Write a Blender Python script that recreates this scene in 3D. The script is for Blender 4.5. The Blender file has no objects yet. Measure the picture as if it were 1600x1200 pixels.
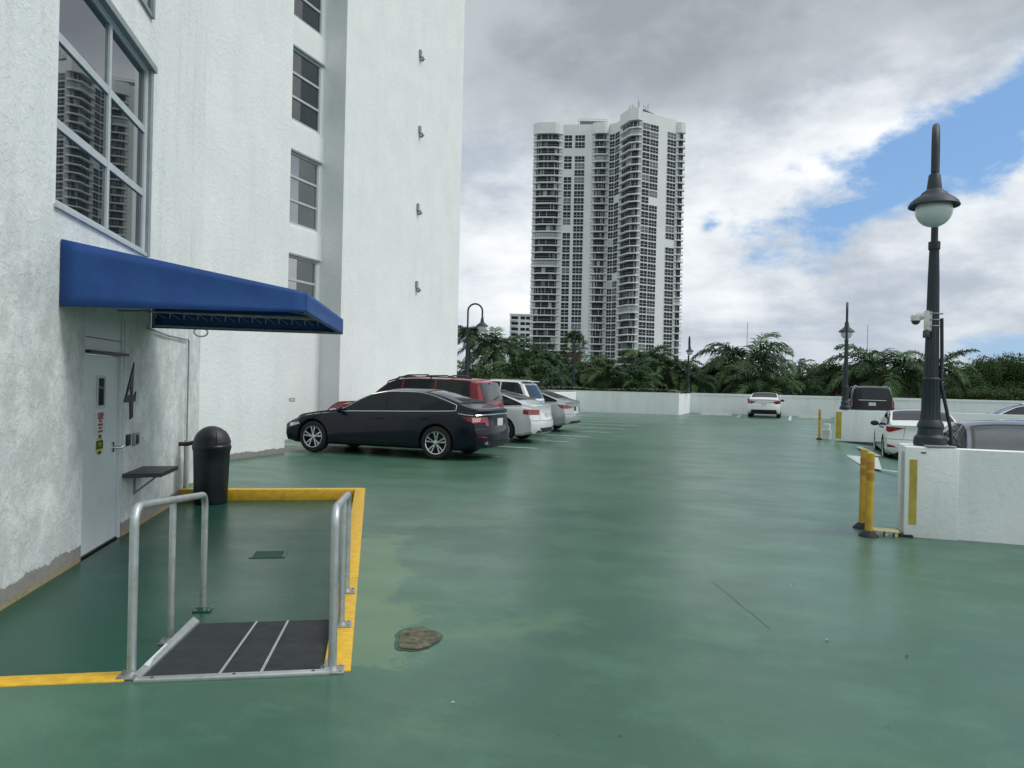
import bpy, bmesh, math, random
from mathutils import Vector, Matrix, noise
from mathutils.geometry import delaunay_2d_cdt
R = math.radians
random.seed(7)
scene = bpy.context.scene
COL = scene.collection

# ------------------------------------------------------------------ survey helpers
F = 1202.0; YAW = R(20.1); ROLL = 0.022; EYE = Vector((0, 0, 1.6))
cs, sn = math.cos(YAW), math.sin(YAW)
FWD = Vector((-sn, cs, 0)); RGT = Vector((cs, sn, 0)); UPV = Vector((0, 0, 1))
CR = RGT*math.cos(ROLL)+UPV*math.sin(ROLL); CU = UPV*math.cos(ROLL)-RGT*math.sin(ROLL)
def ray(px, py): return FWD+CR*((px-800)/F)+CU*((600-py)/F)
def G(px, py, z=0.0):
    d = ray(px, py); t = (z-EYE.z)/d.z
    return EYE+d*t
def XD(X, D, z=0.0): return Vector((X*cs-D*sn, X*sn+D*cs, z))
def onplane(px, py, p, n):
    d = ray(px, py); return EYE+d*((p-EYE).dot(n)/d.dot(n))
def atD(px, py, D):
    d = ray(px, py); return EYE+d*(D/d.dot(FWD))

# ------------------------------------------------------------------ materials
MATS = {}
def pm(name, col, rough=.6, metal=0., var=.0, vscale=3., bump=0., bscale=40., coat=0., spec=.5, ior=1.5, col2=None, dist=.01, stretch=None, trans=0.):
    m = bpy.data.materials.new(name); m.use_nodes = True
    nt = m.node_tree; N = nt.nodes; Lk = nt.links
    b = N['Principled BSDF']
    b.inputs['Base Color'].default_value = (*col, 1); b.inputs['Roughness'].default_value = rough
    b.inputs['Metallic'].default_value = metal; b.inputs['Coat Weight'].default_value = coat
    b.inputs['Coat Roughness'].default_value = .04
    b.inputs['Specular IOR Level'].default_value = spec; b.inputs['IOR'].default_value = ior
    if trans: b.inputs['Transmission Weight'].default_value = trans
    tc = N.new('ShaderNodeTexCoord'); src = tc.outputs['Object']
    if stretch:
        mp = N.new('ShaderNodeMapping'); mp.inputs['Scale'].default_value = stretch
        Lk.new(src, mp.inputs['Vector']); src = mp.outputs['Vector']
    if var or col2:
        n = N.new('ShaderNodeTexNoise'); n.inputs['Scale'].default_value = vscale; n.inputs['Detail'].default_value = 8
        n.inputs['Roughness'].default_value = .65
        Lk.new(src, n.inputs['Vector'])
        cr = N.new('ShaderNodeValToRGB'); cr.color_ramp.elements[0].position = .32; cr.color_ramp.elements[1].position = .68
        c2 = col2 or tuple(min(1, c*(1+var)) for c in col)
        c1 = col if col2 else tuple(c*(1-var) for c in col)
        cr.color_ramp.elements[0].color = (*c1, 1); cr.color_ramp.elements[1].color = (*c2, 1)
        Lk.new(n.outputs['Fac'], cr.inputs['Fac']); Lk.new(cr.outputs['Color'], b.inputs['Base Color'])
    if bump:
        n2 = N.new('ShaderNodeTexNoise'); n2.inputs['Scale'].default_value = bscale; n2.inputs['Detail'].default_value = 6
        Lk.new(src, n2.inputs['Vector'])
        bp = N.new('ShaderNodeBump'); bp.inputs['Strength'].default_value = bump; bp.inputs['Distance'].default_value = dist
        Lk.new(n2.outputs['Fac'], bp.inputs['Height']); Lk.new(bp.outputs['Normal'], b.inputs['Normal'])
    MATS[name] = m
    return m

# ------------------------------------------------------------------ scene bookkeeping
def tag(o, label=None, cat=None, group=None, kind=None):
    if label: o['label'] = label
    if cat: o['category'] = cat
    if group: o['group'] = group
    if kind: o['kind'] = kind
    return o
def thing(name, label, cat, loc=(0, 0, 0), rz=0., group=None):
    o = bpy.data.objects.new(name, None); COL.objects.link(o)
    o.location = loc; o.rotation_euler = (0, 0, rz)
    return tag(o, label, cat, group)
def copy_tree(o, parent=None):
    c = o.copy(); COL.objects.link(c)
    if parent: c.parent = parent
    for ch in o.children: copy_tree(ch, c)
    return c

class MB:
    def __init__(s): s.v = []; s.f = []; s.m = []
    def add(s, vs, fs, mi=0):
        o = len(s.v); s.v += [tuple(v) for v in vs]
        for f in fs: s.f.append(tuple(i+o for i in f)); s.m.append(mi)
        return s
    def quad(s, a, b, c, d, mi=0): return s.add([a, b, c, d], [(0, 1, 2, 3)], mi)
    def box(s, c, sz, mi=0, M=None, bev=0.):
        x, y, z = sz[0]/2, sz[1]/2, sz[2]/2
        c = Vector(c)
        if bev <= 0:
            vs = [Vector((a*x, b*y, d*z)) for a in (-1, 1) for b in (-1, 1) for d in (-1, 1)]
            fs = [(0, 1, 3, 2), (4, 6, 7, 5), (0, 4, 5, 1), (2, 3, 7, 6), (0, 2, 6, 4), (1, 5, 7, 3)]
        else:
            bm = bmesh.new(); bmesh.ops.create_cube(bm, size=1)
            for v in bm.verts: v.co = Vector((v.co.x*2*x, v.co.y*2*y, v.co.z*2*z))
            bmesh.ops.bevel(bm, geom=bm.edges[:], offset=bev, segments=2, affect='EDGES', profile=.5)
            bm.verts.index_update()
            vs = [v.co.copy() for v in bm.verts]; fs = [tuple(v.index for v in f.verts) for f in bm.faces]; bm.free()
        if M: vs = [M @ v for v in vs]
        return s.add([v+c for v in vs], fs, mi)
    def tube(s, pts, r, n=10, mi=0, caps=True):
        pts = [Vector(p) for p in pts]; k = len(pts); rings = []
        up = None
        for i, p in enumerate(pts):
            t = (pts[min(i+1, k-1)]-pts[max(i-1, 0)]).normalized()
            if up is None:
                up = Vector((0, 0, 1)) if abs(t.z) < .9 else Vector((1, 0, 0))
            a = t.cross(up).normalized(); b = a.cross(t).normalized(); up = b
            rr = r[i] if isinstance(r, (list, tuple)) else r
            rings.append([p+a*math.cos(2*math.pi*j/n)*rr+b*math.sin(2*math.pi*j/n)*rr for j in range(n)])
        vs = [v for q in rings for v in q]; fs = []
        for i in range(k-1):
            for j in range(n):
                fs.append((i*n+j, i*n+(j+1) % n, (i+1)*n+(j+1) % n, (i+1)*n+j))
        if caps: fs.append(tuple(range(n))[::-1]); fs.append(tuple((k-1)*n+j for j in range(n)))
        return s.add(vs, fs, mi)
    def lathe(s, prof, n=24, mi=0, M=None, caps=False):
        vs = []; fs = []
        for (r, z) in prof:
            for j in range(n):
                a = 2*math.pi*j/n; vs.append(Vector((r*math.cos(a), r*math.sin(a), z)))
        for i in range(len(prof)-1):
            for j in range(n):
                fs.append((i*n+j, i*n+(j+1) % n, (i+1)*n+(j+1) % n, (i+1)*n+j))
        if caps:
            fs.append(tuple(range(n))[::-1]); fs.append(tuple((len(prof)-1)*n+j for j in range(n)))
        if M: vs = [M @ v for v in vs]
        return s.add(vs, fs, mi)
    def prism(s, out, z0, z1, mi=0, M=None):
        n = len(out)
        vs = [Vector((p[0], p[1], z0)) for p in out]+[Vector((p[0], p[1], z1)) for p in out]
        fs = [tuple(range(n))[::-1], tuple(range(n, 2*n))]+[(i, (i+1) % n, n+(i+1) % n, n+i) for i in range(n)]
        if M: vs = [M @ v for v in vs]
        return s.add(vs, fs, mi)
    def build(s, name, mats, parent=None, smooth=None, loc=None, bevel=0.):
        me = bpy.data.meshes.new(name); me.from_pydata(s.v, [], s.f)
        if not isinstance(mats, (list, tuple)): mats = [mats]
        for m in mats: me.materials.append(m)
        me.polygons.foreach_set('material_index', s.m)
        bm = bmesh.new(); bm.from_mesh(me)
        bmesh.ops.recalc_face_normals(bm, faces=bm.faces[:]) if smooth != 'leaf' else None
        bm.to_mesh(me); bm.free()
        if smooth and smooth != 'leaf':
            me.polygons.foreach_set('use_smooth', [True]*len(me.polygons))
            me.set_sharp_from_angle(angle=R(smooth))
        o = bpy.data.objects.new(name, me); COL.objects.link(o)
        if parent: o.parent = parent
        if loc is not None: o.location = loc
        if bevel:
            bv = o.modifiers.new('bevel', 'BEVEL'); bv.width = bevel; bv.segments = 2; bv.limit_method = 'ANGLE'
        return o

def cdt(outer, holes=(), step=0.):
    """triangulate an outline with holes, with interior grid points every step"""
    pts = [Vector(p) for p in outer]; faces = [list(range(len(outer)))]; edges = []
    n = len(outer); edges += [(i, (i+1) % n) for i in range(n)]
    for h in holes:
        k = len(pts); pts += [Vector(p) for p in h]; edges += [(k+i, k+(i+1) % len(h)) for i in range(len(h))]
    def inside(p, poly):
        c = False; j = len(poly)-1
        for i in range(len(poly)):
            a, b = poly[i], poly[j]
            if (a[1] > p[1]) != (b[1] > p[1]) and p[0] < (b[0]-a[0])*(p[1]-a[1])/(b[1]-a[1])+a[0]: c = not c
            j = i
        return c
    if step:
        xs = [p[0] for p in outer]; ys = [p[1] for p in outer]
        x = min(xs)+step*.51
        while x < max(xs):
            y = min(ys)+step*.53
            while y < max(ys):
                if inside((x, y), outer) and not any(inside((x, y), h) for h in holes): pts.append(Vector((x, y)))
                y += step
            x += step
    V, E, Fs, *_ = delaunay_2d_cdt(pts, edges, [], 0, 1e-5)
    out = []
    for f in Fs:
        c = sum((V[i] for i in f), Vector((0, 0)))/len(f)
        if inside(c, outer) and not any(inside(c, h) for h in holes): out.append(tuple(f))
    return [tuple(v) for v in V], out

def frame_M(o, ax, ay, az):
    M = Matrix.Identity(4)
    for i, a in enumerate((ax, ay, az)):
        a = Vector(a).normalized(); M[0][i], M[1][i], M[2][i] = a
    M.translation = Vector(o); return M

def text_mesh(txt, size, mat, M, name='lettering', parent=None, align='CENTER', extrude=.001, sx=1.):
    cu = bpy.data.curves.new(name, 'FONT'); cu.body = txt; cu.size = size; cu.align_x = align; cu.align_y = 'CENTER'; cu.extrude = extrude
    cu.resolution_u = 3
    tmp = bpy.data.objects.new('tmp', cu); COL.objects.link(tmp)
    bpy.context.view_layer.update()
    me = bpy.data.meshes.new_from_object(tmp.evaluated_get(bpy.context.evaluated_depsgraph_get()))
    bpy.data.objects.remove(tmp)
    me.transform(M @ Matrix.Diagonal((sx, 1, 1, 1))); me.materials.clear(); me.materials.append(mat); me.name = name
    o = bpy.data.objects.new(name, me); COL.objects.link(o)
    if parent: o.parent = parent
    return o
# ------------------------------------------------------------------ material library
def stucco(name, grime=1., peel=None, bs=.42):
    m = pm(name, (.62, .665, .655), .82)
    nt = m.node_tree; N = nt.nodes; Lk = nt.links; b = N['Principled BSDF']
    tc = N.new('ShaderNodeTexCoord'); O = tc.outputs['Object']
    def ns(scale, detail=6, rough=.6, vec=O):
        n = N.new('ShaderNodeTexNoise'); n.inputs['Scale'].default_value = scale; n.inputs['Detail'].default_value = detail
        n.inputs['Roughness'].default_value = rough; Lk.new(vec, n.inputs['Vector']); return n.outputs['Fac']
    def mth(op, a, c=None, v=None, clamp=False):
        n = N.new('ShaderNodeMath'); n.operation = op; n.use_clamp = clamp
        for i, q in enumerate((a, c)):
            if q is None: continue
            if isinstance(q, (int, float)): n.inputs[i].default_value = q
            else: Lk.new(q, n.inputs[i])
        return n.outputs[0]
    def ramp(x, lo, hi):
        n = N.new('ShaderNodeMapRange'); n.inputs['From Min'].default_value = lo; n.inputs['From Max'].default_value = hi
        n.interpolation_type = 'SMOOTHSTEP'; Lk.new(x, n.inputs['Value']); return n.outputs['Result']
    def mix(f, a, c):
        n = N.new('ShaderNodeMix'); n.data_type = 'RGBA'
        if isinstance(f, float): n.inputs[0].default_value = f
        else: Lk.new(f, n.inputs[0])
        for i, q in ((6, a), (7, c)):
            if isinstance(q, tuple): n.inputs[i].default_value = (*q, 1)
            else: Lk.new(q, n.inputs[i])
        return n.outputs[2]
    mp = N.new('ShaderNodeMapping'); mp.inputs['Scale'].default_value = (1, 1, .12); Lk.new(O, mp.inputs['Vector'])
    streak = ramp(ns(2.6, 8, .7, mp.outputs['Vector']), .46, .74)
    c = mix(ramp(ns(.9, 6, .7), .35, .7), (.735, .775, .77), (.80, .822, .815))
    c = mix(mth('MULTIPLY', streak, .15*grime), c, (.40, .44, .42))
    c = mix(mth('MULTIPLY', ramp(ns(7, 8, .75), .54, .74), .30*grime), c, (.44, .48, .46))
    if grime > 1.5:
        sx = N.new('ShaderNodeSeparateXYZ'); Lk.new(O, sx.inputs[0])
        low = ramp(sx.outputs['Z'], 3.6, 1.9)
        c = mix(mth('MULTIPLY', mth('MULTIPLY', low, ramp(ns(3.1, 9, .75), .34, .60)), .60), c, (.38, .43, .41))
        c = mix(mth('MULTIPLY', mth('MULTIPLY', low, ramp(ns(30, 9, .85), .56, .66)), .8), c, (.14, .17, .17))
    if peel is not None:
        sx = N.new('ShaderNodeSeparateXYZ'); Lk.new(O, sx.inputs[0])
        h = mth('SUBTRACT', sx.outputs['Z'], peel)
        edge = mth('ADD', .06, mth('MULTIPLY', ns(3.5, 9, .8), .20))
        pk = ramp(mth('SUBTRACT', edge, h), -.004, .004)
        c = mix(pk, c, mix(ns(14., 8), (.17, .16, .145), (.33, .32, .30)))
        lowm = ramp(mth('SUBTRACT', mth('ADD', .0, mth('MULTIPLY', ns(9., 9), .10)), h), -.005, .005)
        c = mix(lowm, c, mix(ns(20., 8), (.22, .18, .09), (.36, .31, .20)))
    Lk.new(c, b.inputs['Base Color'])
    # trowelled stucco: coarse ridges and fine grain
    dn = N.new('ShaderNodeTexNoise'); dn.inputs['Scale'].default_value = 5.; Lk.new(O, dn.inputs['Vector'])
    vm = N.new('ShaderNodeVectorMath'); vm.operation = 'MULTIPLY_ADD'; vm.inputs[1].default_value = (.35, .35, .35)
    Lk.new(dn.outputs['Color'], vm.inputs[0]); Lk.new(O, vm.inputs[2])
    vo = ns(11, 5, .62, vm.outputs[0])
    h1 = ramp(vo, .42, .62)
    hh = mth('ADD', mth('MULTIPLY', h1, .6), mth('MULTIPLY', ns(60, 5, .7), .5))
    if peel is not None:
        hh = mth('SUBTRACT', hh, mth('MULTIPLY', pk, 1.2))
    bp = N.new('ShaderNodeBump'); bp.inputs['Strength'].default_value = bs; bp.inputs['Distance'].default_value = .012
    Lk.new(hh, bp.inputs['Height']); Lk.new(bp.outputs['Normal'], b.inputs['Normal'])
    return m
stucco('stucco_near', 2., peel=-.15)
stucco('stucco_mid', .8, peel=-.05)
stucco('stucco', .55)
stucco('wall_paint', 1.5, bs=.26)

def deck_material(name, light, dark, patch, wet=.3):
    m = pm(name, light, .4)
    nt = m.node_tree; N = nt.nodes; Lk = nt.links; b = N['Principled BSDF']
    geo = N.new('ShaderNodeNewGeometry'); O = geo.outputs['Position']
    def ns(scale, detail=6, rough=.6, sc=None, loc=(0, 0, 0)):
        v = O
        mp = N.new('ShaderNodeMapping'); mp.inputs['Scale'].default_value = sc or (1, 1, 1); mp.inputs['Location'].default_value = loc
        Lk.new(O, mp.inputs['Vector']); v = mp.outputs['Vector']
        n = N.new('ShaderNodeTexNoise'); n.inputs['Scale'].default_value = scale; n.inputs['Detail'].default_value = detail
        n.inputs['Roughness'].default_value = rough; Lk.new(v, n.inputs['Vector']); return n.outputs['Fac']
    def mth(op, a, c=None):
        n = N.new('ShaderNodeMath'); n.operation = op
        for i, q in enumerate((a, c)):
            if q is None: continue
            if isinstance(q, (int, float)): n.inputs[i].default_value = q
            else: Lk.new(q, n.inputs[i])
        return n.outputs[0]
    def ramp(x, lo, hi, a=0., c=1.):
        n = N.new('ShaderNodeMapRange'); n.inputs['From Min'].default_value = lo; n.inputs['From Max'].default_value = hi
        n.inputs['To Min'].default_value = a; n.inputs['To Max'].default_value = c
        n.interpolation_type = 'SMOOTHSTEP'; Lk.new(x, n.inputs['Value']); return n.outputs['Result']
    def mix(f, a, c):
        n = N.new('ShaderNodeMix'); n.data_type = 'RGBA'
        if isinstance(f, float): n.inputs[0].default_value = f
        else: Lk.new(f, n.inputs[0])
        for i, q in ((6, a), (7, c)):
            if isinstance(q, tuple): n.inputs[i].default_value = (*q, 1)
            else: Lk.new(q, n.inputs[i])
        return n.outputs[2]
    c = mix(ramp(ns(.22, 5, .55), .35, .65), dark, light)
    c = mix(mth('MULTIPLY', ramp(ns(1.3, 9, .75), .44, .66), .6), c, tuple(x*1.3 for x in light)); c = mix(mth('MULTIPLY', ramp(ns(60, 6, .85), .45, .68), .38), c, tuple(x*.5 for x in dark)); c = mix(mth('MULTIPLY', ramp(ns(46, 6, .8, None, (5, 5, 0)), .64, .69), .35), c, (.20, .24, .19))
    c = mix(mth('MULTIPLY', ramp(ns(.7, 9, .75, (.5, 3., 1)), .50, .70), .2), c, patch)
    # scuffs and tyre marks across the aisle
    c = mix(mth('MULTIPLY', ramp(ns(.9, 9, .78, (.35, 2.4, 1), (4, 2, 0)), .60, .70), .42), c, (.075, .095, .085))
    c = mix(mth('MULTIPLY', ramp(ns(16, 8, .8), .66, .72), .55), c, tuple(x*.4 for x in dark))
    if patch and wet < .5:
        # repainted strips beside the kerb: their own ragged rectangles
        mp = N.new('ShaderNodeMapping'); mp.vector_type = 'POINT'
        mp.inputs['Rotation'].default_value = (0, 0, -R(29.8)); Lk.new(O, mp.inputs['Vector'])
        sp = N.new('ShaderNodeSeparateXYZ'); Lk.new(mp.outputs['Vector'], sp.inputs[0])
        X, Y = sp.outputs['X'], sp.outputs['Y']
        wob = mth('MULTIPLY', mth('SUBTRACT', ns(1.6, 9, .75), .5), 1.4)
        def boxm(x0, x1, y0, y1, s=.02):
            xx = mth('ADD', X, wob); yy = mth('ADD', Y, wob)
            a = mth('MULTIPLY', ramp(xx, x0-s, x0+s), ramp(xx, x1+s, x1-s))
            return mth('MULTIPLY', a, mth('MULTIPLY', ramp(yy, y0-s, y0+s), ramp(yy, y1+s, y1-s)))
        for (bx, st) in PATCH_LIST:
            c = mix(mth('MULTIPLY', boxm(*bx), st), c, patch)
    Lk.new(c, b.inputs['Base Color'])
    rr = ramp(ns(.55, 7, .65, (.8, 1.4, 1), (9, 3, 0)), .36, .66, wet-.03, wet+.07)
    Lk.new(rr, b.inputs['Roughness']); b.inputs['Specular IOR Level'].default_value = .42
    hb = mth('ADD', mth('MULTIPLY', ns(90, 4, .7), .22), mth('MULTIPLY', ns(1.1, 4, .5, (.8, 1.2, 1)), .07))
    bp = N.new('ShaderNodeBump'); bp.inputs['Strength'].default_value = .22; bp.inputs['Distance'].default_value = .004
    Lk.new(hb, bp.inputs['Height']); Lk.new(bp.outputs['Normal'], b.inputs['Normal'])
    return m
# x, y in axes turned with the kerb (x outwards from the wall, y along it)
PATCH_LIST = [((-.9, .22, 4.35, 8.0, .03), .6), ((-.4, 1.2, 4.85, 5.1, .08), .28), ((-.4, 1.0, 5.55, 5.75, .08), .24), ((0., 1.6, 8.6, 9.0, .05), .3)]
deck_material('deck_paint', (.056, .138, .090), (.036, .099, .067), (.125, .205, .105), .31)
PATCH_LIST = []
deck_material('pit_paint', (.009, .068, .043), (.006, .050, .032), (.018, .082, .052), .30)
deck_material('ramp_paint', (.075, .165, .125), (.05, .125, .095), (.13, .21, .13), .34)

pm('yellow_paint', (.52, .30, .02), .5, col2=(.74, .45, .02), vscale=13, bump=.2, bscale=60)
pm('yellow_faded', (.42, .33, .05), .6, var=.2, vscale=7, bump=.2, bscale=40)
pm('post_yellow', (.42, .25, .03), .5, col2=(.60, .38, .04), vscale=8)
pm('post_band', (.40, .19, .025), .3, var=.1, vscale=20)
pm('rubber', (.010, .011, .013), .7, var=.3, vscale=20)
pm('galvanised', (.50, .53, .54), .42, metal=.75, var=.16, vscale=14, bump=.12, bscale=70)
pm('galv_dark', (.30, .31, .31), .55, metal=.6, var=.25, vscale=20)
pm('grit', (.016, .020, .022), .75, var=.45, vscale=9, bump=.6, bscale=240, dist=.003)
pm('alu', (.55, .57, .56), .38, metal=.7, var=.12, vscale=16)
pm('canvas', (.004, .050, .215), .62, col2=(.010, .070, .26), vscale=2.4, bump=.3, bscale=7, dist=.02)
pm('canvas_in', (.006, .025, .095), .8, var=.12, vscale=3)
pm('bin_plastic', (.003, .007, .010), .40, var=.25, vscale=6, bump=.05, bscale=40)
pm('black_metal', (.014, .024, .034), .55, var=.25, vscale=8, bump=.08, bscale=30)
pm('dark_shelf', (.03, .034, .038), .5, var=.2, vscale=10)
pm('door_paint', (.60, .66, .68), .42, var=.05, vscale=2.)
pm('frame_grey', (.24, .28, .29), .5, var=.12, vscale=6)
pm('frame_light', (.44, .49, .50), .45, var=.08, vscale=6)
pm('glass_dark', (.012, .018, .024), .015, spec=1., ior=2.6)
pm('glass_bay', (.022, .028, .040), .05, spec=.7, ior=1.7)
pm('glass_tower', (.008, .013, .024), .3, spec=.25, ior=1.45, var=.7, vscale=.35)
pm('glass_pale', (.10, .11, .125), .2, var=.3, vscale=.5)
pm('tower_white', (.66, .69, .69), .8, var=.05, vscale=.15)
pm('tower_rail', (.11, .12, .13), .5)
pm('tower_shutter', (.42, .44, .45), .7, var=.1, vscale=.6)
pm('car_glass', (.004, .006, .008), .03, spec=.5, ior=1.45)
pm('car_glass_clear', (.022, .030, .034), .03, spec=.5, ior=1.5, var=.7, vscale=2.)
pm('chrome', (.75, .77, .78), .16, metal=1.)
pm('rim_silver', (.62, .63, .65), .25, metal=.9)
pm('rim_dark', (.014, .014, .015), .6)
pm('tyre', (.014, .014, .015), .75, var=.2, vscale=30)
pm('trim_black', (.012, .012, .013), .5)
pm('tail_red', (.24, .006, .010), .12, coat=1., var=.35, vscale=14)
pm('tail_clear', (.62, .30, .28), .15, coat=1.)
pm('plate', (.66, .70, .67), .4, col2=(.50, .56, .50), vscale=30)
pm('navy', (.0015, .0045, .014), .35, coat=.45, spec=.2)
pm('red_paint', (.20, .006, .010), .3, coat=.6, spec=.3)
pm('white_paint', (.72, .74, .745), .3, coat=1.)
pm('pearl', (.66, .69, .70), .3, coat=1.)
pm('silver', (.44, .46, .47), .3, metal=.45, coat=1.)
pm('black_paint', (.003, .0035, .004), .3, coat=.4, spec=.2)
pm('grey_blue', (.055, .060, .085), .3, metal=.3, coat=.6)
pm('dark_blue', (.035, .045, .075), .28, metal=.2, coat=1.)
pm('line_white', (.62, .68, .63), .5, var=.25, vscale=6)
pm('stop_white', (.66, .68, .66), .7, var=.12, vscale=5)
pm('sign_white', (.55, .58, .60), .45)
pm('sign_red', (.30, .05, .07), .5)
pm('sticker', (.45, .50, .05), .5)
pm('globe', (.55, .60, .60), .22, spec=.5)
pm('cctv', (.60, .60, .57), .4, var=.1, vscale=20)
pm('cctv_dark', (.05, .05, .06), .3)
pm('rust', (.10, .05, .03), .8, var=.5, vscale=40)
pm('patch_dirt', (.030, .036, .018), .95, col2=(.17, .155, .10), vscale=22, bump=1., bscale=25, dist=.02)
pm('rim_patch', (.04, .09, .065), .6, var=.3, vscale=12)
pm('frond', (.026, .062, .026), .6, col2=(.085, .140, .050), vscale=1.2, spec=.12)
pm('frond_dark', (.016, .042, .022), .6, col2=(.045, .085, .035), vscale=1.2, spec=.12)
pm('frond_dry', (.13, .075, .03), .8, var=.4, vscale=2)
pm('palm_bark', (.12, .105, .085), .9, var=.3, vscale=6, bump=.5, bscale=12)
pm('bark', (.08, .06, .045), .9, var=.3, vscale=6)
pm('leaf', (.020, .046, .018), .8, col2=(.055, .095, .032), vscale=.9, spec=.08)
pm('leaf_olive', (.034, .060, .022), .8, col2=(.075, .11, .04), vscale=1.1, spec=.08)
pm('hedge', (.03, .055, .02), .7, col2=(.07, .09, .035), vscale=3)
pm('soil', (.06, .045, .03), .95, var=.3, vscale=3)
pm('land', (.05, .08, .03), .95, col2=(.09, .10, .06), vscale=.03)
pm('peach', (.50, .36, .29), .8, var=.06, vscale=.3)
pm('cable', (.012, .013, .015), .5)
pm('mast', (.42, .44, .46), .5)
pm('pallet_paint', (.55, .50, .24), .6, var=.2, vscale=12)
pm('arrow_faded', (.30, .38, .34), .5, col2=(.52, .58, .54), vscale=8)
# ------------------------------------------------------------------ cars
def curve(pts):
    """monotone cubic through control points"""
    n = len(pts); xs = [p[0] for p in pts]; ys = [p[1] for p in pts]
    d = [(ys[i+1]-ys[i])/(xs[i+1]-xs[i]) for i in range(n-1)]
    m = [d[0]]+[0 if d[i-1]*d[i] <= 0 else 2*d[i-1]*d[i]/(d[i-1]+d[i]) for i in range(1, n-1)]+[d[-1]]
    def f(x):
        if x <= xs[0]: return ys[0]
        if x >= xs[-1]: return ys[-1]
        i = 0
        while x > xs[i+1]: i += 1
        h = xs[i+1]-xs[i]; t = (x-xs[i])/h
        return (2*t**3-3*t**2+1)*ys[i]+(t**3-2*t**2+t)*h*m[i]+(3*t**2-2*t**3)*ys[i+1]+(t**3-t**2)*h*m[i+1]
    return f
def sst(t): t = max(0, min(1, t)); return t*t*(3-2*t)

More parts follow.
